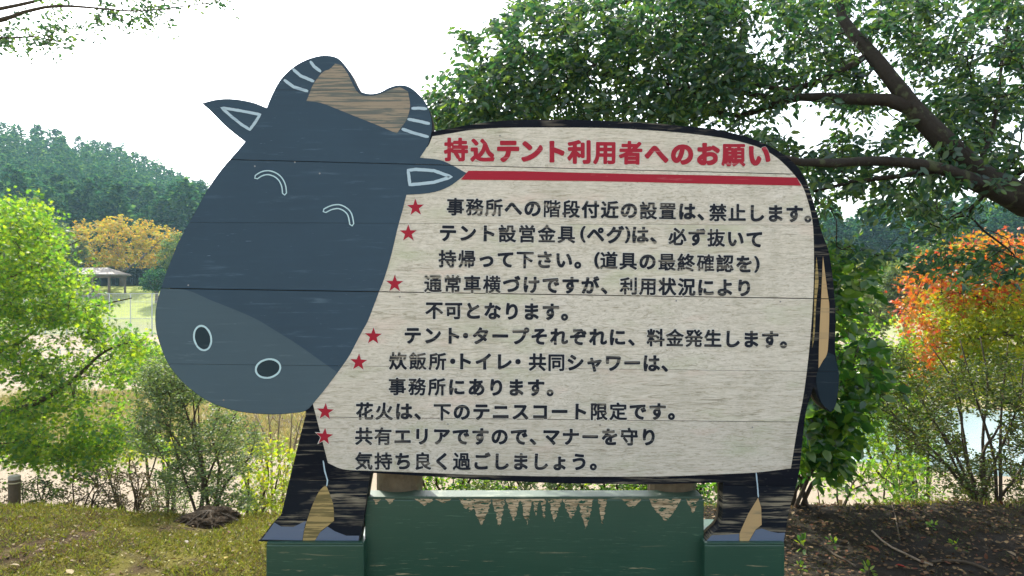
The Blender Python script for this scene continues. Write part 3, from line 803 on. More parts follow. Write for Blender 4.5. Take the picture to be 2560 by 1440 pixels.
SP = [(935, 950, 1262), (965, 985, 1260), (1040, 1082, 1264), (1090, 1125, 1258), (1150, 1205, 1280), (1180, 1226, 1312), (1233, 1260, 1317), (1268, 1298, 1301), (1303, 1329, 1312), (1333, 1347, 1289), (1352, 1364, 1294), (1373, 1402, 1304), (1409, 1446, 1297), (1447, 1482, 1323),
      (1498, 1515, 1310), (1556, 1600, 1272), (1625, 1700, 1302), (1650, 1665, 1290), (1718, 1744, 1282)]
rs_ = random.Random(3)
ybs = fy - 0.0015
V = []; FCs = []
for k, (a, b, t) in enumerate(SP):
    top = 1247; h = t - top; mid = (a + b) / 2 + rs_.uniform(-3, 3)
    lp = [(a - 3, top), (a + (mid - a) * 0.15, top + h * 0.3), (a + (mid - a) * 0.45, top + h * 0.62), (mid - 0.8, t)]
    rp = [(mid + 0.8, t - 1), (b - (b - mid) * 0.4, top + h * 0.55), (b - (b - mid) * 0.12, top + h * 0.28), (b + 3, top)]
    ctl = lp + rp; pts = []
    for q0, q1 in zip(ctl[:-1], ctl[1:]):
        m_ = max(1, int(math.hypot(q1[0] - q0[0], q1[1] - q0[1]) / 4))
        for j in range(m_): pts.append((q0[0] + (q1[0] - q0[0]) * j / m_ + (rs_.uniform(-2.6, 2.6) if pts else 0), q0[1] + (q1[1] - q0[1]) * j / m_ + (rs_.uniform(-.8, .8) if pts else 0)))
    pts.append(ctl[-1])
    yy = ybs - 0.0004 * (k % 3)
    o = obj('bare_patch', [(BX(p[0]) * kx, yy, CH - (p[1] - 720) * PM * kx) for p in pts], [tuple(range(len(pts)))], M['bare'], base)
    bm = bmesh.new(); bm.from_mesh(o.data); orient(bm); bmesh.ops.triangulate(bm, faces=bm.faces[:]); bm.to_mesh(o.data); bm.free()

# ================================================================== vegetation tools
def leaf_tmpl(kind):
    if kind == 'oval':
        V = [(0, 0, 0), (0, .5, -.05), (0, 1, -.10), (-.2, .28, .03), (-.17, .68, .01), (.2, .28, .03), (.17, .68, .01)]
        T = [(0, 1, 3), (3, 1, 4), (4, 1, 2), (0, 5, 1), (5, 6, 1), (6, 2, 1)]
    elif kind == 'diamond':
        V = [(0, 0, 0), (0, 1, -.05), (-.24, .45, .05), (.24, .45, .05)]
        T = [(0, 1, 2), (0, 3, 1)]
    elif kind == 'maple':
        V = [(0, .25, 0)]; T = []
        spec = [(-90, .25), (-150, .42), (-165, .16 + .1), (162, .62), (140, .27), (128, .82), (108, .30), (90, 1.0), (72, .30), (52, .82), (40, .27), (18, .62), (-15, .26), (-30, .42)]
        for a, r in spec: V.append((r * .75 * math.cos(R(a)), .25 + r * .75 * math.sin(R(a)), -.12 * r))
        n = len(spec); T = [(0, 1 + (k + 1) % n, 1 + k) for k in range(n)]
    elif kind == 'blade':
        V = [(-.035, 0, 0), (.035, 0, 0), (0, 1, -.25), (0, .55, -.02)]
        T = [(0, 1, 3), (0, 3, 2)]
        V = [(-.04, 0, 0), (.04, 0, 0), (.025, .6, .02), (-.025, .6, .02), (0, 1, -.12)]
        T = [(0, 1, 2), (0, 2, 3), (3, 2, 4)]
    elif kind == 'clump':      # a spray of cedar needles seen far off
        V = [(0, 0, 0), (-.35, .5, .05), (0, .95, -.2), (.35, .55, .05), (.05, .45, .28)]
        T = [(0, 4, 1), (1, 4, 2), (2, 4, 3), (3, 4, 0)]
    return np.array(V, float), np.array(T, int)

def basis(dirs, ups):
    d = dirs / np.maximum(np.linalg.norm(dirs, axis=1, keepdims=True), 1e-9)
    x = np.cross(d, ups); x /= np.maximum(np.linalg.norm(x, axis=1, keepdims=True), 1e-9)
    z = np.cross(x, d)
    return x, d, z

def leaves_mesh(pos, dirs, ups, size, kind, width=1.0):
    TV, TT = leaf_tmpl(kind)
    x, d, z = basis(dirs, ups)
    s = np.asarray(size)[:, None, None]
    V = pos[:, None, :] + s * (TV[None, :, 0, None] * width * x[:, None, :] + TV[None, :, 1, None] * d[:, None, :] + TV[None, :, 2, None] * z[:, None, :])
    n = len(pos); k = len(TV)
    T = TT[None] + (np.arange(n) * k)[:, None, None]
    return V.reshape(-1, 3), T.reshape(-1, 3)

def foliage(parent, pos, dirs, ups, size, kind, mat, singles=0, name='foliage', width=1.0, maxpx=None):
    """leaves; the 'singles' that show largest become objects of their own, the rest one stuff part"""
    if singles:
        TV, TT = leaf_tmpl(kind)
        D = pos[:, 1] + D0; px = 1280 + pos[:, 0] / D * F; py = 720 - (pos[:, 2] - CH) / D * F
        score = np.where((px > 0) & (px < 2560) & (py > 0) & (py < 1440), size / D, 0)
        hid = (px > 1000) & (px < 2040) & (py > 330) & (py < 1200) | (px > 660) & (px < 1000) & (py > 300) & (py < 1030)
        score = np.where(hid, 0, score)
        order = np.argsort(-score); sel = order[:singles]; rest = order[singles:]
        me = mesh_np('leaf', TV * np.array([width, 1, 1]), TT, mat)
        base = np.array(root_loc(parent))
        x, d, z = basis(dirs[sel], ups[sel])
        for i, s in enumerate(sel):
            o = bpy.data.objects.new('leaf', me); COL.objects.link(o); o.parent = parent
            m = Matrix.Identity(4); sc = size[s]
            for r_ in range(3):
                m[r_][0] = x[i][r_] * sc; m[r_][1] = d[i][r_] * sc; m[r_][2] = z[i][r_] * sc; m[r_][3] = pos[s][r_] - base[r_]
            o.matrix_basis = m
        pos, dirs, ups, size = pos[rest], dirs[rest], ups[rest], size[rest]
    V, T = leaves_mesh(pos, dirs, ups, size, kind, width)
    return tag(obj(name, V, T, mat, parent), kind='stuff')

def catmull(P, R_, step):
    P = np.asarray(P, float); R_ = np.asarray(R_, float); out = []; ro = []
    for i in range(len(P) - 1):
        p0 = P[max(i - 1, 0)]; p1 = P[i]; p2 = P[i + 1]; p3 = P[min(i + 2, len(P) - 1)]
        n = max(1, int(np.linalg.norm(p2 - p1) / step))
        for s in range(n):
            t = s / n
            out.append(0.5 * ((2 * p1) + (p2 - p0) * t + (2 * p0 - 5 * p1 + 4 * p2 - p3) * t * t + (3 * p1 - p0 - 3 * p2 + p3) * t ** 3))
            ro.append(R_[i] * (1 - t) + R_[i + 1] * t)
    out.append(P[-1]); ro.append(R_[-1])
    return np.array(out), np.array(ro)

def grow(skel, targets, rg, seg=0.12, jit=0.12, tip=0.0016, ex=2.3, rmax=0.03, bend=0.5):
    """attach twigs from the limbs to every target point; returns nodes, parents, radii, tip dirs"""
    P = []; par = []
    for pts in skel:
        pts = np.asarray(pts)
        if P:
            A = np.array(P); j = int(np.argmin(np.linalg.norm(A - pts[0], axis=1)))
        else: j = -1
        for q in pts:
            P.append(q); par.append(j); j = len(P) - 1
    ns = len(P)
    cap = ns + len(targets) * 40
    A = np.zeros((cap, 3)); A[:ns] = np.array(P); cnt = ns
    par = par + [0] * (cap - ns)
    root = A[0].copy()
    dmin = np.array([np.min(np.linalg.norm(A[:ns] - t, axis=1)) for t in targets])
    tips = []
    for k in np.argsort(dmin):
        t = targets[k]
        dv = t - A[:cnt]; dl = np.linalg.norm(dv, axis=1)
        out = A[:cnt] - root; ol = np.linalg.norm(out, axis=1) + 1e-6
        ca = np.sum(dv * out, 1) / (dl * ol + 1e-6)
        j = int(np.argmin(dl * (1.0 + bend * (1 - ca))))
        p0 = A[j]; L = dl[j]
        n = max(1, int(math.ceil(L / seg)))
        n = min(n, 38)
        pd = A[j] - A[par[j]] if par[j] >= 0 else np.array([0, 0, 1.0])
        pl = np.linalg.norm(pd); pd = pd / pl if pl > 1e-9 else np.array([0, 0, 1.0])
        c1 = p0 + pd * L * 0.3 + rg.normal(0, jit * L * 0.35, 3)
        prev = j
        for s in range(1, n + 1):
            u = s / n
            q = (1 - u) ** 2 * p0 + 2 * u * (1 - u) * c1 + u * u * t
            if s < n: q = q + rg.normal(0, jit * seg * 0.35, 3)
            if cnt >= cap: break
            A[cnt] = q; par[cnt] = prev; prev = cnt; cnt += 1
        tips.append((prev, k))
    A = A[:cnt]; par = np.array(par[:cnt])
    r = np.zeros(cnt); acc = np.zeros(cnt)
    for i in range(cnt - 1, -1, -1):
        r[i] = max(tip, acc[i] ** (1 / ex)) if acc[i] > 0 else tip
        if par[i] >= 0: acc[par[i]] += r[i] ** ex
    r = np.minimum(r, rmax)
    ti = np.array([a for a, _ in tips]); td = A[ti] - A[par[ti]]
    td /= np.maximum(np.linalg.norm(td, axis=1, keepdims=True), 1e-9)
    return A, par, r, A[ti], td, ns

def twigs_mesh(A, par, r, i0, sides=4):
    idx = np.arange(i0, len(A)); idx = idx[par[idx] >= 0]
    p = A[par[idx]]; q = A[idx]; d = q - p
    L = np.linalg.norm(d, axis=1, keepdims=True); ok = L[:, 0] > 1e-6
    p, q, d, L, idx = p[ok], q[ok], d[ok], L[ok], idx[ok]
    d = d / L
    up = np.where(np.abs(d[:, 2:3]) < 0.9, np.array([[0, 0, 1.0]]), np.array([[1.0, 0, 0]]))
    u = np.cross(d, up); u /= np.linalg.norm(u, axis=1, keepdims=True); w = np.cross(d, u)
    r1 = r[idx]; r0 = np.minimum(r[par[idx]], r1 * 1.25)
    V = []
    for (c, rr) in ((p, r0), (q + d * 0.0, r1)):
        for k in range(sides):
            a = 2 * math.pi * k / sides
            V.append(c + rr[:, None] * (math.cos(a) * u + math.sin(a) * w))
    V = np.stack(V, 1)
    n = len(idx)
    Fs = np.array([(k, (k + 1) % sides, sides + (k + 1) % sides, sides + k) for k in range(sides)])
    T = Fs[None] + (np.arange(n) * sides * 2)[:, None, None]
    return V.reshape(-1, 3), T.reshape(-1, 4)

def inpoly(x, y, poly):
    c = np.zeros(len(x), bool); n = len(poly); j = n - 1
    for i in range(n):
        xi, yi = poly[i]; xj, yj = poly[j]
        m = ((yi > y) != (yj > y)) & (x < (xj - xi) * (y - yi) / (yj - yi + 1e-12) + xi)
        c ^= m; j = i
    return c

def region(poly, D, n, rg, clump=None, thr=0.45, lay=1.0):
    xs = [p[0] for p in poly]; ys = [p[1] for p in poly]; out = []
    got = 0
    while got < n:
        x = rg.uniform(min(xs), max(xs), n * 3); y = rg.uniform(min(ys), max(ys), n * 3)
        k = inpoly(x, y, poly)
        if clump:
            k &= (vnoise(x, y * lay, clump, 77) * 0.65 + vnoise(x, y * lay, clump * 0.4, 78) * 0.35) > thr * rg.uniform(0.7, 1.15, len(x))
        x, y = x[k], y[k]
        d = rg.uniform(D[0], D[1], len(x))
        out.append(np.stack([(x - 1280) / F * d, d - D0, CH - (y - 720) / F * d], 1)); got += len(x)
    return np.concatenate(out)[:n]

def spray(tp, td, per, L, size, rg, droop=0.3, flat=0.6, spread=1.0):
    """leaves along a short twig at each tip"""
    n = len(tp)
    base = np.repeat(tp, per, 0); d = np.repeat(td, per, 0)
    t = np.tile(np.linspace(0.0, 1.0, per), n) + rg.uniform(-.06, .06, n * per)
    axis_jit = np.repeat(rg.normal(0, 0.5, (n, 3)), per, 0); ax = d + axis_jit * 0.6; ax[:, 2] *= 0.75
    ax /= np.linalg.norm(ax, axis=1, keepdims=True)
    side = np.cross(ax, np.array([0, 0, 1.0])); side /= np.maximum(np.linalg.norm(side, axis=1, keepdims=True), 1e-6)
    sg = np.where(np.arange(n * per) % 2 == 0, 1.0, -1.0)[:, None]
    pos = base + ax * (t[:, None] - 0.5) * L + rg.normal(0, L * 0.10 * spread, (n * per, 3)) + np.array([0, 0, -1.0]) * ((t[:, None] ** 2) * L * droop * 0.5)
    ld = ax * 0.6 + sg * side * 0.9 + rg.normal(0, 0.35, (n * per, 3)) + np.array([0, 0, -droop])
    up = np.array([0, 0, 1.0]) * flat + rg.normal(0, 1 - flat * 0.7, (n * per, 3))
    sz = size * rg.uniform(0.65, 1.2, n * per)
    return pos, ld, up, sz

def plant(name, label, cat, loc, limbs, targets, leafspec, bmat, lmat, rg, group=None, seg=0.12, tip=0.0016, rmax=0.03, singles=0, jit=0.12, bend=0.5, limb_name='limb', sides=4, extra=None, tsides=10):
    """limbs: list of (points, radii) in world space, the first is the trunk"""
    root = empty(name, loc, label, cat, group)
    sk = []
    for k, (P, rad) in enumerate(limbs):
        Q, rr = catmull(P, rad, seg)
        sk.append(Q)
        V, FCs = tube(Q, rr, tsides)
        # knobbly bark
        V = V + (rng.normal(0, 1, V.shape) * np.repeat(rr, tsides)[:, None] * 0.05)
        obj('trunk' if k == 0 else limb_name, V, FCs, bmat, root, smooth=True)
    A, par, r, tp, td, ns = grow(sk, targets, rg, seg, jit, tip, rmax=rmax, bend=bend)
    V, T = twigs_mesh(A, par, r, ns, sides)
    tag(obj('twigs', V, T, bmat, root), kind='stuff')
    if leafspec:
        specs = leafspec if isinstance(leafspec, list) else [leafspec]
        for sp in specs:
            ok = np.ones(len(tp), bool) if sp.get('sel') is None else sp['sel'](tp)
            if not ok.any(): continue
            p, l, u, s = spray(tp[ok], td[ok], sp['per'], sp['L'], sp['size'], rg, sp.get('droop', 0.3), sp.get('flat', 0.6), sp.get('spread', 1.0))
            foliage(root, p, l, u, s, sp['kind'], sp.get('mat', lmat), sp.get('singles', singles), width=sp.get('width', 1.0))
    return root

def limb(pts, r):
    return ([W3(*p) for p in pts], r)

# ================================================================== near trees
rg = np.random.default_rng(21)
# --- big tree on the right, whose crown hangs over the sign
gx, gy = 4.9, 1.9
TR = [((gx, gy, gz(gx, gy) - 0.1), 0.24), ((4.75, 1.75, 0.9), 0.19)]
trunk_pts = [TR[0][0], TR[1][0]] + [tuple(W3(2760, 600, 5.2)), tuple(W3(2560, 500, 5.1)), tuple(W3(2440, 430, 5.0)), tuple(W3(2350, 345, 4.95)), tuple(W3(2290, 280, 5.0)), tuple(W3(2230, 200, 5.1)), tuple(W3(2160, 115, 5.3)), tuple(W3(2105, 45, 5.5)), tuple(W3(2085, -60, 5.7)), tuple(W3(2020, -220, 6.0))]
trunk_r = [0.24, 0.18, 0.13, 0.10, 0.082, 0.072, 0.062, 0.055, 0.045, 0.036, 0.03, 0.018]
limbs = [(trunk_pts, trunk_r),
         limb([(2290, 275, 5.0), (2220, 250, 5.05), (2120, 247, 5.2), (2000, 243, 5.3), (1930, 262, 5.4), (1850, 290, 5.6), (1760, 275, 5.8), (1640, 285, 6.0), (1500, 270, 6.2)], [0.052, 0.045, 0.038, 0.03, 0.022, 0.02, 0.015, 0.011, 0.007]),
         limb([(2540, 500, 5.1), (2440, 458, 4.9), (2340, 418, 4.7), (2200, 402, 4.6), (2080, 408, 4.5), (2000, 405, 4.45), (1900, 380, 4.5)], [0.07, 0.055, 0.036, 0.030, 0.027, 0.024, 0.012]),
         limb([(2350, 425, 4.7), (2250, 440, 4.8), (2130, 455, 4.9), (2030, 480, 5.0)], [0.022, 0.016, 0.012, 0.008]),
         limb([(2180, 130, 5.25), (2080, 190, 5.3), (1960, 225, 5.4), (1880, 210, 5.5), (1780, 130, 5.7), (1700, 60, 5.9)], [0.026, 0.022, 0.018, 0.014, 0.01, 0.007]),
         limb([(2030, 245, 5.3), (1940, 245, 5.4), (1820, 225, 5.5), (1700, 215, 5.6), (1550, 190, 5.8), (1400, 170, 6.0)], [0.02, 0.018, 0.015, 0.012, 0.009, 0.006]),
         limb([(2085, -40, 5.7), (1950, -90, 6.0), (1750, -60, 6.2), (1550, 10, 6.3), (1350, 60, 6.3), (1240, 150, 6.2)], [0.03, 0.026, 0.022, 0.018, 0.012, 0.007]),
         limb([(2440, 420, 5.0), (2480, 330, 5.2), (2500, 200, 5.4), (2520, 60, 5.7), (2560, -120, 6)], [0.016, 0.013, 0.010, 0.008, 0.006]),
         limb([(2560, 500, 5.1), (2620, 380, 5.6), (2760, 200, 6.2), (2900, 0, 6.8)], [0.07, 0.05, 0.04, 0.02]),
         limb([(2600, 520, 5.1), (2620, 330, 4.8), (2660, 100, 4.6), (2600, -200, 4.6), (2400, -420, 4.8)], [0.07, 0.05, 0.04, 0.03, 0.02])]
dense = [(1310, -20), (1250, 30), (1200, 90), (1165, 85), (1150, 120), (1190, 150), (1160, 190), (1085, 225), (1070, 250), (1100, 290), (1090, 318), (1180, 318), (1350, 305), (1560, 305), (1800, 300), (1850, 200), (1870, 80), (1850, -40)]
mid = [(1700, -30), (2570, -30), (2570, 300), (2500, 470), (2250, 330), (2000, 235), (1880, 300), (1700, 300)]
low = [(1880, 330), (2560, 330), (2560, 470), (2420, 560), (2300, 600), (2180, 590), (2060, 560), (2010, 440), (1900, 370)]
tg = np.concatenate([
    region(dense, (5.0, 6.6), 1080, rg, 32, 0.47), region([(1150, 78), (1185, 68), (1215, 110), (1180, 135)], (5.5, 5.9), 9, rg), region([(1060, 232), (1120, 205), (1140, 300), (1085, 310)], (5.3, 5.9), 26, rg),
    region([(1090, 180), (1400, 120), (1700, 200), (1700, 310), (1090, 320)], (5.0, 6.2), 260, rg, 50, 0.42),
    region(mid, (5.0, 7.2), 1250, rg, 60, 0.45),
    region(low, (4.6, 6.6), 340, rg, 70, 0.45),
    region([(1750, 300), (1980, 330), (2050, 600), (2300, 640), (2560, 590), (2560, 690), (2100, 650), (2040, 560), (1930, 380)], (4.8, 6.0), 110, rg, 60, 0.4),
    region([(1700, -600), (3400, -600), (3400, 300), (2650, 400), (2600, -30), (1700, -30)], (5.0, 9.0), 520, rg, 120, 0.35)])
plant('broadleaf_tree', 'large leaning dark-barked tree on the right whose leafy crown hangs over the sign', 'tree', TR[0][0], limbs, tg,
      dict(per=13, L=0.24, size=0.064, kind='oval', droop=0.55, flat=0.35, singles=300, width=1.05), M['bark'], M['lf_over'], rg, seg=0.13, tip=0.0018, rmax=0.02, tsides=12)

# --- branch tips reaching in at the top left
limbs = [([(-4.6, 1.2, -0.1), (-4.5, 1.3, 1.8), tuple(W3(-260, 60, 4.9))], [0.13, 0.10, 0.05]),
         limb([(-260, 60, 4.9), (-100, 45, 4.9), (0, 22, 4.9), (80, 5, 4.9), (160, -20, 5)], [0.03, 0.02, 0.013, 0.010, 0.006]),
         limb([(-100, 45, 4.9), (0, 50, 4.9), (60, 30, 4.85), (140, 15, 4.8), (240, 20, 4.8), (340, 28, 4.85), (440, 18, 4.9), (540, 5, 4.9)], [0.02, 0.016, 0.011, 0.009, 0.006, 0.005, 0.004, 0.003]),
         limb([(-200, 60, 4.9), (-60, 90, 4.9), (20, 95, 4.9), (90, 92, 4.9), (160, 108, 4.9)], [0.012, 0.009, 0.007, 0.005, 0.003]),
         limb([(-260, 180, 4.8), (-100, 168, 4.8), (30, 160, 4.8), (110, 158, 4.8)], [0.006, 0.004, 0.003, 0.0015])]
tg = np.concatenate([region([(-20, 60), (140, 60), (190, 95), (180, 125), (60, 120), (-20, 110)], (4.7, 5.2), 55, rg, 40, 0.3),
                     region([(240, -10), (460, -10), (400, 45), (300, 60), (230, 50)], (4.7, 5.2), 42, rg, 30, 0.35),
                     region([(0, -20), (620, -20), (600, 20), (420, 70), (405, 100), (330, 85), (200, 80), (0, 60)], (4.7, 5.2), 55, rg, 60, 0.5),
                     region([(-500, -300), (500, -300), (300, -30), (-20, -20), (-40, 130), (-500, 150)], (4.6, 6.4), 260, rg, 80, 0.4)])
plant('overhanging_tree', 'tree outside the left edge with thin leafy branches reaching in at the top left', 'tree', (-4.6, 1.2, 0), limbs, tg,
      dict(per=9, L=0.14, size=0.034, kind='oval', droop=0.5, flat=0.35, singles=160, width=1.25), M['twig'], M['lf_over'], rg, seg=0.08, tip=0.0012, rmax=0.008)

# --- green maple along the left side
bx_ = (-7.4, 4.6); bz_ = gz(*bx_)
limbs = [([(bx_[0], bx_[1], bz_ - .1), (-7.35, 4.7, 0.2), (-7.2, 4.7, 1.3), (-7.1, 4.8, 2.4)], [0.12, 0.10, 0.08, 0.04]),
         limb([(-330, 1010, 8.3), (-150, 1035, 8.1), (0, 1032, 7.9), (60, 1020, 7.8), (130, 985, 7.7), (200, 935, 7.6), (240, 895, 7.6), (290, 865, 7.5), (360, 850, 7.4)], [0.06, 0.045, 0.038, 0.033, 0.028, 0.02, 0.014, 0.009, 0.005]),
         limb([(-330, 960, 8.3), (-120, 900, 8.2), (20, 870, 8.1), (70, 840, 8.0), (130, 800, 8.0), (220, 770, 7.9), (330, 745, 7.8)], [0.05, 0.03, 0.02, 0.015, 0.011, 0.008, 0.005]),
         limb([(-300, 800, 8.4), (-100, 720, 8.3), (30, 690, 8.2), (120, 640, 8.1), (200, 600, 8.0)], [0.04, 0.022, 0.014, 0.009, 0.005]),
         limb([(-300, 1020, 8.2), (-100, 1100, 8.0), (60, 1120, 7.9), (180, 1110, 7.8), (300, 1120, 7.7)], [0.03, 0.018, 0.012, 0.008, 0.004])]
mp = [(-40, 520), (60, 500), (110, 540), (150, 580), (165, 640), (160, 715), (210, 750), (255, 775), (265, 820), (370, 850), (360, 880), (300, 880), (330, 960), (300, 1040), (420, 1120), (330, 1130), (240, 1190), (120, 1195), (80, 1160), (-40, 1150)]
tg = np.concatenate([region(mp, (7.0, 9.2), 1000, rg, 90, 0.52, 2.6),
                     region([(-40, 510), (90, 500), (170, 580), (230, 690), (200, 760), (-40, 800)], (7.5, 9.5), 340, rg, 80, 0.46, 2.6),
                     region([(100, 720), (240, 740), (260, 820), (400, 850), (330, 900), (240, 870), (120, 800)], (7.2, 8.2), 150, rg, 70, 0.46, 2.6),
                     region([(-40, 1020), (140, 1030), (300, 1060), (430, 1120), (300, 1150), (-40, 1150)], (7.0, 8.4), 200, rg, 70, 0.46, 2.6),
                     region([(-500, 300), (-40, 420), (-40, 1150), (-500, 1100)], (7.2, 10), 330, rg, 80, 0.4)])
plant('maple_tree', 'light green maple spreading its layered branches along the left edge', 'tree', (bx_[0], bx_[1], bz_), limbs, tg,
      dict(per=17, L=0.36, size=0.056, kind='maple', droop=0.25, flat=0.5, singles=200), M['twig'], M['lf_maple'], rg, seg=0.14, tip=0.002, rmax=0.014)

# second maple spray, yellower, low at left and beside the left leg
def small_tree(name, label, cat, px, D, tops, regs, spec, bmat, lmat, seg=0.12, stems=5, rad=0.018, spread=0.25, singles=0, rmax=0.01, tip=0.0016, group=None, seed=1, jit=0.2, trunkname='stem'):
    r2 = np.random.default_rng(seed)
    x0 = (px - 1280) / F * D; y0 = D - D0; z0 = float(gz(x0, y0))
    limbs = []
    for k, t in enumerate(tops):
        e = W3(*t); b = np.array([x0 + r2.uniform(-spread, spread) * 0.3, y0 + r2.uniform(-spread, spread) * 0.3, z0 - 0.05])
        m1 = b * 0.65 + e * 0.35 + r2.normal(0, 0.05, 3); m1[2] += 0.05; m2 = b * 0.3 + e * 0.7 + r2.normal(0, 0.05, 3)
        limbs.append(([b, m1, m2, e], [rad, rad * 0.8, rad * 0.55, rad * 0.3]))
    tg = np.concatenate([region(p, d, n, r2, c, th) for (p, d, n, c, th) in regs])
    return plant(name, label, cat, (x0, y0, z0), limbs, tg, spec, bmat, lmat, r2, group, seg=seg, rmax=rmax, tip=tip, jit=jit, limb_name='stem', singles=singles, tsides=6)

small_tree('shrub', 'many-stemmed fine-leaved grey green shrub between the maple and the cow head', 'shrub', 505, 5.7,
           [(380, 960, 6.2), (440, 940, 6.1), (480, 960, 6.0), (520, 960, 6.0), (560, 990, 6), (600, 1010, 6.0), (420, 1060, 5.9), (640, 1080, 6.0), (495, 1000, 6.1)],
           [([(340, 960), (380, 900), (460, 930), (560, 1020), (640, 1060), (660, 1130), (600, 1200), (640, 1260), (540, 1290), (430, 1230), (330, 1120)], (5.4, 6.6), 900, 55, 0.40),
            ([(350, 920), (440, 900), (520, 990), (420, 1030)], (5.6, 6.4), 220, 40, 0.3)],
           dict(per=16, L=0.14, size=0.028, kind='oval', droop=0.1, flat=0.35, singles=60, width=1.1), M['twig'], M['lf_fine'], seg=0.09, rad=0.013, seed=4, rmax=0.006, tip=0.0013)
small_tree('young_maple', 'low yellow green maple sapling beside the sign\'s front leg', 'small tree', 640, 7.4,
           [(600, 1130, 7.6), (660, 1110, 7.5), (700, 1150, 7.3), (620, 1180, 7.2)],
           [([(585, 1140), (640, 1110), (700, 1110), (745, 1140), (740, 1260), (690, 1290), (600, 1290), (600, 1200)], (6.8, 8.2), 170, 40, 0.35)],
           dict(per=12, L=0.28, size=0.050, kind='maple', droop=0.2, flat=0.5, singles=60), M['twig'], M['lf_yell'], seed=5)
small_tree('bare_shrub', 'leafless pale-stemmed shrub under the cow\'s chin', 'shrub', 700, 9.0,
           [(640, 1040, 9.2), (670, 1020, 9.1), (700, 1030, 9.0), (730, 1035, 9.0), (755, 1040, 9.0), (620, 1080, 9.2)],
           [([(600, 1040), (640, 1020), (780, 1030), (780, 1150), (620, 1160)], (8.6, 9.6), 130, 40, 0.2)],
           dict(per=2, L=0.12, size=0.035, kind='oval', droop=0.1), M['paletwig'], M['lf_brown'], rad=0.022, seed=6, rmax=0.008, tip=0.003)
small_tree('yellow_maple', 'pale yellow green maple spray low in front of the sandy path', 'small tree', 330, 8.6,
           [(250, 1110, 8.8), (330, 1100, 8.7), (400, 1110, 8.6)],
           [([(180, 1080), (440, 1095), (450, 1130), (300, 1150), (250, 1190), (170, 1180)], (8.0, 9.2), 100, 40, 0.35)],
           dict(per=13, L=0.3, size=0.055, kind='maple', droop=0.2, flat=0.5, singles=40), M['twig'], M['lf_yell'], seed=7)
# clipped brown azaleas along the crest, left
for k, (px, D, w, h, mt) in enumerate([(-60, 7.4, 150, 80, 'lf_brown'), (95, 7.6, 120, 70, 'lf_fine'), (230, 7.3, 150, 95, 'lf_brown'), (330, 7.5, 130, 110, 'lf_brown'), (420, 8.0, 110, 80, 'lf_fine')]):
    t = [(px - w * .3, 1260 - h * .8, D), (px, 1260 - h, D), (px + w * .3, 1260 - h * .8, D), (px - w * .1, 1260 - h * .7, D + .3), (px + w * .15, 1260 - h * .7, D - .2)]
    small_tree('azalea_bush', ['low twiggy bush at the far left beside the wooden bollard', 'green-leaved low bush just right of the wooden bollard', 'brown twiggy bush under the low maple spray', 'tallest brown twiggy bush, left of the fine-leaved shrub', 'green low bush behind the stems of the fine-leaved shrub'][k], 'bush', px, D, t,
               [([(px - w * .6, 1285), (px - w * .5, 1260 - h * .6), (px, 1260 - h * 1.05), (px + w * .5, 1260 - h * .6), (px + w * .6, 1285)], (D - .5, D + .6), 150, 30, 0.2)],
               dict(per=9, L=0.12, size=0.03, kind='oval', droop=0.0, flat=0.4), M['twig'], M[mt], group='low bushes along the crest of the bank', rad=0.010, seed=20 + k, rmax=0.006, tip=0.0022, seg=0.1)
# greenery showing in the gap under the cow's belly
for k, (px, mt) in enumerate([(1120, 'lf_maple'), (1340, 'lf_fine'), (1520, 'lf_maple'), (1750, 'lf_ever')]):
    D = 6.6
    t = [(px - 80, 1150, D), (px - 30, 1120, D), (px + 40, 1130, D), (px + 90, 1150, D)]
    small_tree('bush', ['bright green bush right of the left support log, seen under the belly', 'grey green bush seen under the middle of the belly', 'bright green bush left of the right support log, seen under the belly', 'dark glossy bush behind the gap before the hind leg'][k], 'bush', px, D, t,
               [([(px - 150, 1300), (px - 130, 1120), (px, 1060), (px + 130, 1120), (px + 150, 1300)], (D - .5, D + .7), 330, 40, 0.2)],
               dict(per=12, L=0.18, size=0.05, kind='oval', droop=0.2), M['twig'], M[mt], group='bushes behind the sign', rad=0.018, seed=40 + k)
# glossy evergreen hanging beside the right edge of the board
small_tree('evergreen_shrub', 'glossy dark evergreen shrub directly behind the cow\'s rump and tail', 'shrub', 1990, 5.2,
           [(2060, 700, 5.2), (2120, 720, 5.2), (2150, 850, 5.1), (2130, 1000, 5.0), (2180, 940, 5.2), (2050, 620, 5.2), (2100, 1120, 5.0), (1900, 900, 5.3)],
           [([(2030, 600), (2130, 660), (2200, 700), (2150, 760), (2200, 900), (2210, 960), (2150, 1010), (2130, 1100), (2090, 1180), (2010, 1190), (1990, 1000), (2000, 700)], (4.5, 5.7), 270, 38, 0.40),
            ([(1990, 950), (2090, 960), (2140, 1040), (2090, 1150), (2000, 1170)], (4.4, 5.2), 130, 30, 0.25),
            ([(1700, 500), (2020, 560), (2010, 1180), (1700, 1200)], (4.9, 5.8), 90, 60, 0.3)],
           dict(per=9, L=0.22, size=0.088, kind='oval', droop=0.45, flat=0.5, singles=260, width=1.3), M['twig'], M['lf_ever'], rad=0.016, seed=61, rmax=0.008, seg=0.11)
small_tree('star_leaf_maple', 'maple sprig with dark star-shaped leaves low behind the hind leg', 'small tree', 2080, 6.2,
           [(2040, 1190, 6.2), (2110, 1180, 6.1), (2180, 1150, 6.1), (2240, 1120, 6.2)],
           [([(1995, 1170), (2120, 1150), (2260, 1110), (2330, 1180), (2240, 1240), (2130, 1250), (2010, 1245)], (5.9, 6.6), 75, 30, 0.3)],
           dict(per=9, L=0.2, size=0.055, kind='maple', droop=0.3, flat=0.5, singles=120), M['twig'], M['lf_maple'], rad=0.009, seed=62, rmax=0.006)
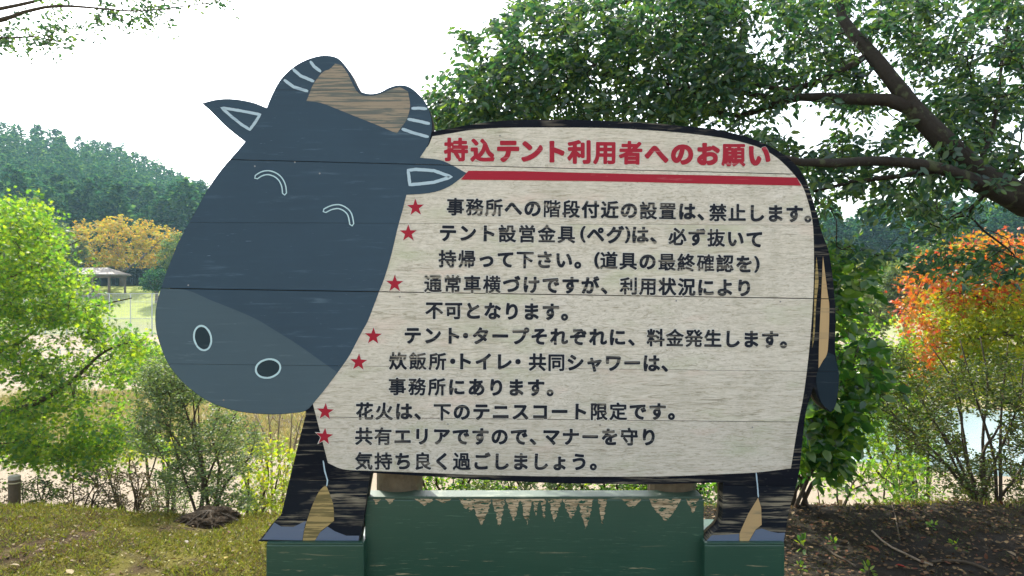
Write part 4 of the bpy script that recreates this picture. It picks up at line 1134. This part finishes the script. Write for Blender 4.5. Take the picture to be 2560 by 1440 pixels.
# right: green-yellow maple with orange top
xm, ym = W3(2760, 1000, 9.0)[:2]; zm = float(gz(xm, ym))
limbs = [([(xm, ym, zm - .1), (xm - .1, ym, zm + 1.2), tuple(W3(2640, 860, 9.0)), tuple(W3(2560, 700, 9.0))], [0.11, 0.09, 0.06, 0.03]),
         limb([(2680, 900, 9.0), (2560, 850, 8.8), (2480, 830, 8.7), (2430, 870, 8.6), (2400, 930, 8.5)], [0.05, 0.04, 0.03, 0.018, 0.008]),
         limb([(2640, 860, 9.0), (2500, 770, 8.9), (2400, 730, 8.8), (2300, 720, 8.7)], [0.045, 0.03, 0.02, 0.008]),
         limb([(2600, 780, 9.0), (2500, 680, 9.0), (2400, 640, 9.0)], [0.035, 0.02, 0.008])]
om = [(2250, 740), (2300, 660), (2390, 610), (2480, 600), (2600, 590), (2600, 1000), (2450, 1010), (2340, 980), (2290, 920), (2270, 860)]
tg = np.concatenate([region(om, (8.0, 10), 1100, rg, 60, 0.34), region([(2300, 640), (2570, 600), (2570, 900), (2330, 900)], (8.2, 9.6), 420, rg, 50, 0.3),
                     region([(2600, 500), (3100, 450), (3100, 1100), (2600, 1050)], (8.2, 10.5), 260, rg, 80, 0.35)])
def is_red(tp):
    D = tp[:, 1] + D0; px = 1280 + tp[:, 0] / D * F; py = 720 - (tp[:, 2] - CH) / D * F
    s = (2500 - px) * 0.0024 + (760 - py) * 0.0055 + (vnoise(px, py, 45, 5) - 0.5) * 1.9
    s2 = ((px > 2285) & (px < 2345) & (py > 850) & (py < 960))
    return (s > 0.30) | s2
plant('autumn_maple', 'maple turning from yellow green to orange and red at the right edge', 'tree', (xm, ym, zm), limbs, tg,
      [dict(per=14, L=0.4, size=0.06, kind='maple', droop=0.25, flat=0.5, sel=is_red, mat=M['lf_oran'], singles=140),
       dict(per=14, L=0.4, size=0.06, kind='maple', droop=0.25, flat=0.5, sel=lambda t: ~is_red(t), mat=M['lf_yell'], singles=140)], M['twig'], M['lf_yell'], rg, seg=0.16, tip=0.0022, rmax=0.014)
small_tree('dark_shrub', 'tall dark shrub of many upright stems on the bank at the right edge', 'shrub', 2470, 5.75,
           [(2260, 900, 6.2), (2220, 1020, 6.0), (2330, 870, 6.1), (2400, 850, 6.0), (2450, 840, 6.0), (2520, 860, 5.9), (2560, 900, 5.9), (2620, 960, 5.8), (2300, 1000, 5.9), (2380, 960, 5.8), (2500, 960, 5.7), (2170, 960, 6.1)],
           [([(2180, 900), (2260, 860), (2330, 930), (2420, 890), (2600, 880), (2700, 1000), (2650, 1260), (2540, 1290), (2400, 1290), (2340, 1180), (2220, 1100), (2170, 980)], (5.2, 6.8), 1150, 50, 0.38)],
           dict(per=15, L=0.14, size=0.032, kind='oval', droop=0.05, flat=0.4, singles=60, width=1.1), M['twig'], M['lf_dark'], rad=0.014, seed=71, rmax=0.006, seg=0.1, tip=0.0014)
small_tree('shrub', 'low green shrub at the crest between the sand patch and the tall dark shrub', 'shrub', 2270, 7.6,
           [(2220, 1180, 7.6), (2280, 1160, 7.6), (2330, 1180, 7.6)],
           [([(2180, 1270), (2200, 1190), (2280, 1140), (2350, 1190), (2370, 1280)], (7.2, 8.2), 110, 30, 0.3)],
           dict(per=10, L=0.16, size=0.045, kind='oval', droop=0.1), M['twig'], M['lf_maple'], seed=73)

small_tree('green_maple', 'layered mid green maple between the cow tail and the tall dark shrub', 'small tree', 2290, 9.5,
           [(2130, 900, 9.3), (2200, 860, 9.4), (2260, 880, 9.5), (2150, 1040, 9.2), (2240, 1080, 9.2), (2320, 1040, 9.4), (2100, 1130, 9.0)],
           [([(2060, 830), (2180, 800), (2320, 850), (2360, 980), (2350, 1150), (2290, 1215), (2150, 1130), (2060, 1190)], (8.6, 10.4), 560, 60, 0.40)],
           dict(per=15, L=0.38, size=0.065, kind='maple', droop=0.2, flat=0.5, singles=60), M['twig'], M['lf_mid'], rad=0.03, seed=75)
small_tree('maple_bush', 'light green maple bush beside the cow\'s muzzle', 'bush', 430, 12.0,
           [(380, 880, 12), (430, 890, 12), (400, 950, 12), (460, 980, 12), (330, 930, 12)],
           [([(300, 860), (370, 850), (460, 870), (520, 960), (500, 1010), (400, 960), (320, 950)], (11.2, 13), 240, 50, 0.35)],
           dict(per=14, L=0.4, size=0.075, kind='maple', droop=0.2, flat=0.5), M['twig'], M['lf_maple'], rad=0.03, seed=76)

# ================================================================== middle distance trees
def far_tree(name, label, px, pyb, D, cw, ct, cb, lmat, ntg, per, ls, seed, cat='tree', kind='diamond', thr=0.35, zb=None, trad=0.25, group=None, shape='dome'):
    """crown given in photo pixels: half width cw, top ct, bottom cb"""
    r2 = np.random.default_rng(seed)
    x0 = (px - 1280) / F * D; y0 = D - D0; z0 = float(gz(x0, y0)) if zb is None else zb
    pm = D / F
    zt = CH - (ct - 720) * pm; zcb = CH - (cb - 720) * pm; rw = cw * pm
    n = ntg
    u = r2.normal(0, 1, (n * 3, 3)); u /= np.linalg.norm(u, axis=1, keepdims=True)
    rr = r2.uniform(0.45, 1.0, n * 3) ** 0.6
    q = u * rr[:, None]
    lump = 0.78 + 0.4 * vnoise(np.degrees(np.arctan2(u[:, 1], u[:, 0])), u[:, 2] * 60, 38, seed)
    q *= lump[:, None]
    q = q[(q[:, 2] > -0.9)][:n]
    if shape == 'dome': hz = np.where(q[:, 2] > 0, q[:, 2], q[:, 2] * 0.8)
    else: hz = q[:, 2]
    zc_ = (zt * 0.5 + zcb * 0.5); hh = (zt - zcb) / 2
    T = np.stack([x0 + q[:, 0] * rw, y0 + q[:, 1] * rw, zc_ + hz * hh], 1)
    limbs = [([(x0, y0, z0 - .2), (x0, y0, z0 + (zcb - z0) * .6 + .1 * hh), (x0 + r2.uniform(-.2, .2) * rw, y0, zc_)], [trad, trad * .8, trad * .35])]
    for a in np.linspace(0, 2 * math.pi, 6, endpoint=False):
        a += r2.uniform(-.3, .3)
        s = np.array([x0, y0, z0 + (zcb - z0) * .75 + .2 * hh]); e = np.array([x0 + math.cos(a) * rw * .7, y0 + math.sin(a) * rw * .7, zc_ + hh * .3])
        limbs.append(([s, s * .5 + e * .5 + np.array([0, 0, -hh * .1]), e], [trad * .5, trad * .35, trad * .12]))
    return plant(name, label, cat, (x0, y0, z0), limbs, T, dict(per=per, L=ls * 3.2, size=ls, kind=kind, droop=0.2, flat=0.5, width=1.5), M['farbark'], lmat, r2, group,
                 seg=max(0.2, rw * 0.12), tip=trad * 0.03, rmax=trad * .3, tsides=6, sides=3)
far_tree('autumn_tree', 'spreading golden orange tree beside the small pavilion', 305, 724, 108, 140, 540, 690, M['lf_gold'], 520, 22, 0.36, 101, trad=0.35)
far_tree('broadleaf_tree', 'round pale green tree between the maple and the golden tree', 135, 724, 100, 75, 560, 680, M['lf_far'], 330, 20, 0.36, 102)
far_tree('broadleaf_tree', 'bright green rounded tree standing at the left edge in front of the wooded hill', 40, 760, 60, 80, 505, 720, M['lf_maple'], 420, 22, 0.24, 103)
far_tree('broadleaf_tree', 'dark blue green bushy tree right of the golden tree', 392, 735, 95, 32, 672, 735, M['lf_cedar'], 160, 18, 0.3, 104)
far_tree('broadleaf_tree', 'small pale tree by the cow\'s cheek above the tennis fence', 440, 725, 100, 40, 585, 700, M['lf_far'], 160, 18, 0.34, 107)
far_tree('broadleaf_tree', 'rounded dark grey green tree in the middle distance at right', 2265, 900, 42, 70, 655, 800, M['lf_fine'], 420, 22, 0.17, 105)
far_tree('bamboo_grove', 'pale feathery bamboo behind the evergreen shrub at right', 2165, 950, 48, 75, 640, 880, M['lf_bamboo'], 420, 22, 0.2, 106)
far_tree('broadleaf_tree', 'light green tree far at right below the wooded slope', 2330, 900, 60, 90, 610, 760, M['lf_far'], 380, 20, 0.24, 108)
far_tree('broadleaf_tree', 'leafy mid green tree at the right between the bamboo and the pond', 2200, 1100, 28, 100, 850, 1090, M['lf_far'], 420, 22, 0.11, 109, trad=0.1)
far_tree('broadleaf_tree', 'green tree beyond the pond at the right edge', 2480, 1000, 34, 120, 880, 1080, M['lf_far'], 420, 22, 0.14, 110, trad=0.12)

for k, (px, D, cw, ct, mt) in enumerate([(560, 112, 70, 590, 'lf_far'), (700, 125, 60, 600, 'lf_cedar'), (860, 118, 80, 580, 'lf_gold'), (1050, 122, 70, 610, 'lf_far'), (1250, 116, 80, 590, 'lf_fine'), (1480, 112, 80, 600, 'lf_far'), (1700, 108, 90, 590, 'lf_oran'), (1900, 100, 90, 600, 'lf_far')]):
    far_tree('broadleaf_tree', ['green lawn tree seen past the cow\'s cheek', 'dark tree behind the cow\'s face', 'golden tree behind the cow\'s neck', 'pale green tree behind the left of the notice', 'grey green tree behind the middle of the notice', 'green tree behind the right of the notice', 'reddish tree behind the cow\'s rump', 'green tree behind the cow\'s tail'][k],
             px, 724, D, cw, ct, 705, M[mt], 150, 16, 0.45, 130 + k)
# ================================================================== cedars on the hill
def cedar_mesh(seed, H=14.0, n=520):
    r2 = np.random.default_rng(seed)
    t = r2.uniform(0.0, 1, n) ** 0.85
    prof = 0.25 * (1 - t) ** 0.8 * (0.8 + 0.3 * vnoise(t * 9, t * 0, 1, seed)) + 0.006
    a = r2.uniform(0, 2 * math.pi, n)
    lob = 0.8 + 0.4 * vnoise(a * 3, t * 8, 1, seed + 3)
    rad = prof * H * lob * r2.uniform(0.55, 1.0, n)
    pos = np.stack([np.cos(a) * rad, np.sin(a) * rad, H * (0.12 + 0.86 * t)], 1)
    dirs = np.stack([np.cos(a), np.sin(a), r2.uniform(-.1, 1.0, n)], 1)
    ups = np.stack([np.cos(a) * .4, np.sin(a) * .4, np.ones(n)], 1) + r2.normal(0, .3, (n, 3))
    V, T = leaves_mesh(pos, dirs, ups, H * 0.075 * r2.uniform(.7, 1.3, n) * (1.15 - 0.55 * t), 'clump')
    tv, tf = tube([(0, 0, -1), (0, 0, H * .5), (0, 0, H * .97)], [H * .016, H * .011, H * .002], 5, False)
    tri = []
    for f in tf: tri += [(f[0], f[1], f[2]), (f[0], f[2], f[3])]
    T2 = np.array(tri) + len(V)
    return mesh_np('cedar_tree', np.concatenate([V, tv]), np.concatenate([T, T2]), M['lf_cedar'])
cm = [cedar_mesh(s, 14.0) for s in (1, 2, 3, 4, 5)]
def px_of(x, y, z):
    D = y + D0; return 1280 + x / D * F, 720 - (z - CH) / D * F
r3 = np.random.default_rng(5); cand = []
for az in np.arange(-46, 46, 0.88):
    for rr in np.arange(138, 268, 5.6):
        a = R(az + r3.uniform(-.45, .45)); q = rr + r3.uniform(-2.2, 2.2)
        x = q * math.sin(a); y = q * math.cos(a) - D0; z = float(gz(x, y))
        cand.append((x, y, z))
def vis(c):
    px, py = px_of(*c); ptop = px_of(c[0], c[1], c[2] + 14)[1]
    return (-20 < px < 560 and ptop < 640) or (2070 < px < 2580 and ptop < 720)
cand.sort(key=lambda c: math.hypot(c[0], c[1]))
vv = [c for c in cand if vis(c)]; oth = [c for c in cand if not vis(c)]
# keep the nearest and the skyline ones as single trees
vv.sort(key=lambda c: (0 if math.hypot(c[0], c[1] + D0) > 252 else 1, math.hypot(c[0], c[1])))
ind = vv[:290]; rest = vv[290:] + oth
for k, c in enumerate(ind):
    o = bpy.data.objects.new('cedar_tree', cm[k % 5]); COL.objects.link(o)
    s = r3.uniform(0.8, 1.35); o.location = c; o.rotation_euler = (0, 0, r3.uniform(0, 6.28)); o.scale = (s * r3.uniform(.85, 1.25), s * r3.uniform(.85, 1.25), s)
    tag(o, 'dark green cedar tree among many alike on the wooded hillside', 'cedar tree', 'cedars on the wooded hillside')
# the others: one object, cedar meshes joined coarsely
lo = [cedar_mesh(s, 14.0, 190) for s in (11, 12)]
arr = []
for me in lo:
    v = np.zeros(len(me.vertices) * 3, np.float32); me.vertices.foreach_get('co', v)
    t = np.zeros(len(me.loops), np.int32); me.loops.foreach_get('vertex_index', t); arr.append((v.reshape(-1, 3), t.reshape(-1, 3)))
VV = []; TT = []; off = 0
for k, c in enumerate(rest):
    v, t = arr[k % 2]; a = r3.uniform(0, 6.28); s = r3.uniform(.8, 1.3)
    m = np.array([[math.cos(a), -math.sin(a), 0], [math.sin(a), math.cos(a), 0], [0, 0, 1]]) * s
    VV.append(v @ m.T + np.array(c)); TT.append(t + off); off += len(v)
o = obj('cedar_forest', np.concatenate(VV), np.concatenate(TT), M['lf_cedar'])
tag(o, 'dense cedar forest covering the rest of the hills', 'forest', kind='stuff')

# ================================================================== pavilion, tennis fence, posts
def simple(name, col, rough=0.6, metal=0.0, nz=0.3, sc=8):
    m, ns, ls = newmat(name)
    co = ns.new('ShaderNodeTexCoord').outputs['Object']
    n = noise(ns, ls, co, sc, 4, 0.6)
    c = mixc(ns, ls, n, tuple(x * (1 - nz) for x in col), tuple(min(1, x * (1 + nz)) for x in col))
    finish(m, ns, ls, c, rough, n, 0.2, 0.01)
    return m
M['roof'] = simple('pavilion roof', (0.11, 0.095, 0.08)); M['post'] = simple('pavilion posts', (0.12, 0.09, 0.07))
M['galv'] = simple('galvanised fence', (0.42, 0.46, 0.46), 0.4); M['stake'] = simple('wooden stake', (0.22, 0.15, 0.09))
D = 98.0
pc = W3(232, 720, D); px0, py0 = pc[0], pc[1]; pz = float(gz(px0, py0))
pav = empty('pavilion', (px0, py0, pz), 'small open pavilion with low hipped roof on dark posts by the golden tree', 'pavilion')
w, d_ = 3.8, 2.6; ze = CH - (686 - 720) / F * D; zr = CH - (669 - 720) / F * D
V = [(px0 - w, py0 - d_, ze), (px0 + w, py0 - d_, ze), (px0 + w, py0 + d_, ze), (px0 - w, py0 + d_, ze), (px0 - 2.0, py0, zr), (px0 + 2.0, py0, zr), (px0 - w, py0 - d_, ze - .18), (px0 + w, py0 - d_, ze - .18), (px0 + w, py0 + d_, ze - .18), (px0 - w, py0 + d_, ze - .18)]
obj('roof', V, [(0, 1, 5, 4), (1, 2, 5), (2, 3, 4, 5), (3, 0, 4), (0, 6, 7, 1), (1, 7, 8, 2), (2, 8, 9, 3), (3, 9, 6, 0), (6, 9, 8, 7)], M['roof'], pav)
for sx in (-3.2, -1.1, 1.1, 3.2):
    for sy in (-2.0, 2.0):
        bm_obj('post', box_bm(px0 + sx - .1, px0 + sx + .1, py0 + sy - .1, py0 + sy + .1, pz - .2, ze - .175), M['post'], pav)
for sy in (-2.0, 2.0): bm_obj('beam', box_bm(px0 - 3.4, px0 + 3.4, py0 + sy - .08, py0 + sy + .08, ze - .45, ze - .2), M['post'], pav)
bm_obj('bench', box_bm(px0 - 1.0, px0 + 1.0, py0 - .3, py0 + .3, pz, pz + .45, .03), M['post'], pav)

D = 76.0
x0 = (60 - 1280) / F * D; x1 = (700 - 1280) / F * D; yf = D - D0
zf = float(gz((x0 + x1) / 2, yf)); top = 4.15
fen = empty('tennis_fence', ((x0 + x1) / 2, yf, zf), 'tall wire mesh fence with grey posts along the tennis court, left of the cow\'s cheek', 'fence')
n = int((x1 - x0) / 2.1)
for k in range(n + 1):
    x = x0 + (x1 - x0) * k / n
    V, FCs = tube([(x, yf, zf - .2), (x, yf, zf + top)], .05, 6); obj('post', V, FCs, M['galv'], fen)
for h in (0.1, 1.6, 3.3, top):
    V, FCs = tube([(x0, yf, zf + h), (x1, yf, zf + h)], .035, 6); obj('rail', V, FCs, M['galv'], fen)
V = []; Q = []
def wire(a, b, w_):
    a = np.array(a); b = np.array(b); dd = (b - a) / np.linalg.norm(b - a); s = np.cross(dd, [0, 1, 0]) * w_
    i = len(V); V.extend([a - s, a + s, b + s, b - s]); Q.append((i, i + 1, i + 2, i + 3))
for x in np.arange(x0, x1, .16): wire((x, yf + .03, zf), (x, yf + .03, zf + top), .009)
for z in np.arange(0.1, top, .16): wire((x0, yf + .036, zf + z), (x1, yf + .036, zf + z), .009)
tag(obj('wire_mesh', np.array(V), np.array(Q), M['galv'], fen), kind='stuff')
# low railing in front of the court, far left
yr = 44.0 - D0; xa = (-60 - 1280) / F * 44; xb = (290 - 1280) / F * 44; zq = float(gz((xa + xb) / 2, yr))
rail = empty('court_railing', ((xa + xb) / 2, yr, zq), 'low grey railing across the sandy court behind the maple', 'railing')
for k in range(6):
    x = xa + (xb - xa) * k / 5
    V, FCs = tube([(x, yr, zq - .1), (x, yr, zq + 1.1)], .04, 6); obj('post', V, FCs, M['galv'], rail)
for h in (.6, 1.1):
    V, FCs = tube([(xa, yr, zq + h), (xb, yr, zq + h)], .025, 6); obj('rail', V, FCs, M['galv'], rail)

# bollard at far left and stake by the sand at right
p = W3(36, 1190, 7.0); zb = float(gz(p[0], p[1]))
bol = empty('bollard', (p[0], p[1], zb), 'dark round wooden bollard with pale top and rope round it at the far left', 'bollard')
V, FCs = tube([(p[0], p[1], zb - .1), (p[0], p[1], p[2] - .03)], .052, 16); obj('post', V, FCs, M['logpost'], bol, smooth=False)
V, FCs = tube([(p[0], p[1], p[2] - .03), (p[0], p[1], p[2]), (p[0], p[1], p[2] + .004)], [.053, .053, .046], 16); obj('cap', V, FCs, simple('pale end grain', (.42, .38, .3)), bol)
th = np.linspace(0, 2 * math.pi, 25); V, FCs = tube(np.stack([p[0] + .058 * np.cos(th), p[1] + .058 * np.sin(th), np.full(25, p[2] - .06)], 1), .007, 6, False)
obj('rope', V, FCs, simple('rope', (.45, .38, .22)), bol)
p = W3(2101, 1248, 12.6); zb = float(gz(p[0], p[1]))
V, FCs = tube([(p[0], p[1], zb - .1), (p[0], p[1], p[2])], .035, 8)
tag(obj('wooden_stake', V, FCs, M['stake'], loc=(p[0], p[1], zb)), 'small brown wooden stake on the sandy strip right of the hind leg', 'stake')

# ================================================================== ground cover near the camera
def scatter(n, x0, x1, d0, d1, rg_, keep=None):
    x = rg_.uniform(x0, x1, n); d = rg_.uniform(d0, d1, n)
    if keep is not None:
        k = keep(x, d); x, d = x[k], d[k]
    return np.stack([x, d - D0, gz(x, d - D0)], 1)
rc = np.random.default_rng(31)
def blades(name, label, P, h, mat, lean=0.5):
    n = len(P); dirs = rc.normal(0, lean, (n, 3)); dirs[:, 2] = 1
    ups = rc.normal(0, 1, (n, 3)); ups[:, 2] *= .1
    V, T = leaves_mesh(P, dirs, ups, h * rc.uniform(.5, 1.3, n), 'blade', 1.6)
    tag(obj(name, V, T, mat), label, 'grass' if 'grass' in name else 'moss', kind='stuff')
P = scatter(90000, -5.2, 0.2, 3.7, 5.9, rc, lambda x, d: vnoise(x, d, 0.3, 41) * .6 + vnoise(x, d, .08, 42) * .4 > .40)
blades('moss_grass', 'short yellow green moss and grass covering the bank on the left', P, 0.034, M['lf_grass'], 1.0)
P = scatter(9000, -5.4, 0.0, 5.1, 6.0, rc, lambda x, d: vnoise(x, d, 0.25, 43) > .35)
blades('crest_grass', 'longer bright grass along the crest of the left bank', P, 0.055, M['lf_grass'], .6)
P = scatter(40000, 0.9, 5.0, 3.6, 6.0, rc, lambda x, d: vnoise(x, d, 0.3, 44) > .35)
blades('dark_moss', 'dark moss on the shaded soil at the right', P, 0.016, M['lf_grassd'], 1.0)
P = scatter(5000, 1.0, 5.4, 5.1, 6.2, rc, lambda x, d: vnoise(x, d, 0.25, 45) > .4)
blades('crest_grass', 'sparse grass along the crest of the right bank', P, 0.05, M['lf_grass'], .6)
P = scatter(24000, -9, 9, 6.5, 14, rc); blades('slope_grass', 'grass on the slope beyond the bank', P, 0.08, M['lf_grass'], .5)
P = scatter(30000, -22, -5, 21, 34, rc); blades('dry_grass', 'tall dry grass beyond the sandy path', P, 0.25, leafmat('dry grass', [(.20, .16, .09), (.24, .21, .11), (.14, .18, .06)], .4, 1.3), .4)
P = scatter(9000, -5.2, 0.2, 3.7, 5.6, rc); P[:, 2] += .008; n = len(P)
dd = rc.normal(0, 1, (n, 3)); dd[:, 2] *= .5; uu = rc.normal(0, .5, (n, 3)); uu[:, 2] = 1
V, T = leaves_mesh(P, dd, uu, rc.uniform(.008, .024, n), 'oval', 1.1)
tag(obj('moss_crumbs', V, T, leafmat('moss crumbs', [(.025, .018, .01), (.26, .24, .05), (.07, .045, .02), (.20, .19, .03), (.30, .24, .12), (.05, .04, .015)], .2, 1.2)), 'bits of moss, bark and broken leaves on the left bank', 'leaf litter', kind='stuff')
# leaf litter
P = np.concatenate([scatter(5200, 0.9, 5.2, 3.6, 5.6, rc), scatter(900, -5.2, 0.2, 3.7, 5.6, rc)]); P[:, 2] += .012
n = len(P); dd = rc.normal(0, 1, (n, 3)); dd[:, 2] *= .25; uu = rc.normal(0, .35, (n, 3)); uu[:, 2] = 1
V, T = leaves_mesh(P, dd, uu, rc.uniform(.014, .038, n), 'oval', 1.4)
tag(obj('leaf_litter', V, T, M['lf_litter']), 'brown fallen leaves scattered over the bank', 'leaf litter', kind='stuff')
TV, TT = leaf_tmpl('oval')
def leaf_thing(px, py, size, col, label, rot):
    D_ = CH / ((py - 720) / F); x = (px - 1280) / F * D_; y = D_ - D0; z = float(gz(x, y)) + .02
    D_ = (CH - z) / ((py - 720) / F); x = (px - 1280) / F * D_; y = D_ - D0; z = float(gz(x, y)) + .02
    me = mesh_np('fallen_leaf', TV * np.array([1.6, 1, 1.6]), TT, leafmat('fallen leaf ' + col[0], [tuple(c * .6 for c in col[1]), tuple(c * .45 for c in col[1])], .1, 1.2, .6, .02))
    o = bpy.data.objects.new('fallen_leaf', me); COL.objects.link(o); o.location = (x, y, z); o.scale = (size,) * 3; o.rotation_euler = (.35, .1, rot)
    tag(o, label, 'leaf', 'single fallen leaves on the bank')
for a in [(2268, 1420, .06, ('red', (.42, .05, .03)), 'bright red fallen leaf at the bottom right', 1.3), (2200, 1380, .085, ('rust', (.25, .10, .05)), 'large rust brown fallen leaf on the dark soil', .8),
          (577, 1388, .06, ('yellow', (.45, .36, .10)), 'pale yellow fallen leaf on the moss left of the base', 2.9), (180, 1432, .06, ('cream', (.5, .40, .22)), 'cream fallen leaf at the bottom left', 1.0),
          (50, 1405, .05, ('straw', (.42, .34, .2)), 'straw coloured fallen leaf near the left edge', 2.0), (2330, 1432, .08, ('tan', (.30, .18, .11)), 'tan fallen leaf at the bottom edge right of the red leaf', 2.2),
          (2540, 1390, .06, ('buff', (.36, .27, .17)), 'buff fallen leaf near the right edge', .4), (468, 1360, .035, ('stone', (.4, .36, .3)), 'small pale fallen leaf below the dirt mound', .7)]:
    leaf_thing(*a)
# fallen twigs on the right
for k, (a, b, r_) in enumerate([((2180, 1330), (2330, 1420), .006), ((2070, 1360), (2140, 1420), .006), ((2330, 1400), (2480, 1432), .008), ((2230, 1280), (2250, 1345), .004)]):
    pts = []
    for t in np.linspace(0, 1, 7):
        px, py = a[0] + (b[0] - a[0]) * t, a[1] + (b[1] - a[1]) * t + 5 * math.sin(t * 5 + k)
        D_ = CH / ((py - 720) / F); x = (px - 1280) / F * D_; pts.append((x, D_ - D0, float(gz(x, D_ - D0)) + r_ + .004))
    V, FCs = tube(pts, r_, 6)
    tag(obj('fallen_stick', V, FCs, M['twig'] if k else M['paletwig'], loc=pts[0]), ['pale fallen stick slanting across the dark soil', 'thin fallen stick close to the sign base', 'fallen stick near the bottom right corner', 'thin twig at the crest of the right bank'][k], 'stick', 'fallen sticks on the right bank')
# small seedlings on the dark soil
def seedling(px, py, s, label, seed):
    r2 = np.random.default_rng(seed)
    D_ = CH / ((py - 720) / F); x = (px - 1280) / F * D_; y = D_ - D0; z = float(gz(x, y))
    root = empty('seedling', (x, y, z), label, 'seedling', 'seedlings on the dark soil')
    V, FCs = tube([(x, y, z - .01), (x + .005, y, z + s * .6), (x, y, z + s)], [.002, .0015, .001], 5); obj('stem', V, FCs, M['twig'], root)
    n = 11; P = np.stack([x + r2.normal(0, s * .22, n), y + r2.normal(0, s * .22, n), z + r2.uniform(s * .4, s * 1.05, n)], 1)
    dr = P - np.array([x, y, z + s * .7]); dr[:, 2] += .01
    foliage(root, P, dr, np.tile([0, 0, 1.0], (n, 1)) + r2.normal(0, .3, (n, 3)), np.full(n, s * .5), 'oval', M['lf_maple'], singles=11 - 1, width=1.4)
for k, (px, py, s, lb) in enumerate([(2010, 1375, .085, 'leafy seedling close to the right end of the base'), (2085, 1360, .06, 'small seedling between the base and the pale stick'), (2000, 1425, .05, 'tiny seedling at the bottom edge beside the base'),
                                     (2390, 1380, .06, 'seedling among leaves under the dark shrub'), (2330, 1335, .06, 'seedling on the bank left of the dark shrub'), (2170, 1440, .07, 'seedling at the bottom edge below the sticks')]):
    seedling(px, py, s, lb, 300 + k)
# earth mound with roots under the fine-leaved shrub
c = W3(525, 1318, 5.05); cx_, cy_ = c[0], c[1]; bm = bmesh.new()
bmesh.ops.create_icosphere(bm, subdivisions=5, radius=1)
for v in bm.verts:
    a = v.co.copy(); nn = float(vnoise(a.x * 3 + 9, a.y * 3 + a.z * 2, 1, 3)) * .35 + float(vnoise(a.x * 12 + 9, a.y * 12 + a.z * 9, 1, 4)) * .16
    v.co = Vector((cx_ + a.x * .20 * (.7 + nn), cy_ + a.y * .2 * (.7 + nn), float(gz(cx_, cy_)) + a.z * .085 * (.7 + nn)))
md, ns, ls = newmat('root earth'); co_ = ns.new('ShaderNodeTexCoord').outputs['Object']; nq = noise(ns, ls, co_, 40, 8, .75)
finish(md, ns, ls, mixc(ns, ls, nq, (.015, .011, .007), (.07, .05, .03)), .95, nq, .9, .03, .1)
mound = bm_obj('earth_mound', bm, md, loc=(cx_, cy_, float(gz(cx_, cy_))), smooth=True)
tag(mound, 'dark earth mound with roots at the foot of the fine-leaved shrub', 'mound')
for k in range(9):
    a = R(180 + k * 22); L = .22 + .08 * math.sin(k * 3)
    pts = [(cx_ + math.cos(a) * .13 * t + math.cos(a) * L * t * .6, cy_ + math.sin(a) * .22 * t, float(gz(cx_, cy_)) + .07 * (1 - t * t) + .005) for t in np.linspace(0, 1, 7)]
    V, FCs = tube(pts, np.linspace(.008, .003, 7), 6); obj('root', V, FCs, M['twig'], mound)
# ================================================================== haze
HZ = True
if HZ:
    m, ns, ls = newmat('haze air'); v = ns.new('ShaderNodeVolumePrincipled'); o_ = ns.new('ShaderNodeOutputMaterial')
    v.inputs['Color'].default_value = (0.50, 0.82, 1.0, 1); v.inputs['Density'].default_value = 0.0003; v.inputs['Anisotropy'].default_value = 0.35
    ls.new(v.outputs[0], o_.inputs['Volume'])
    hb = bm_obj('haze', box_bm(-436, 436, -436, 436, -8, 118), m)
    tag(hb, 'thin blue haze hanging between the camera and the far hills', 'haze', kind='stuff')
    m.cycles.homogeneous_volume = True if hasattr(m.cycles, 'homogeneous_volume') else None
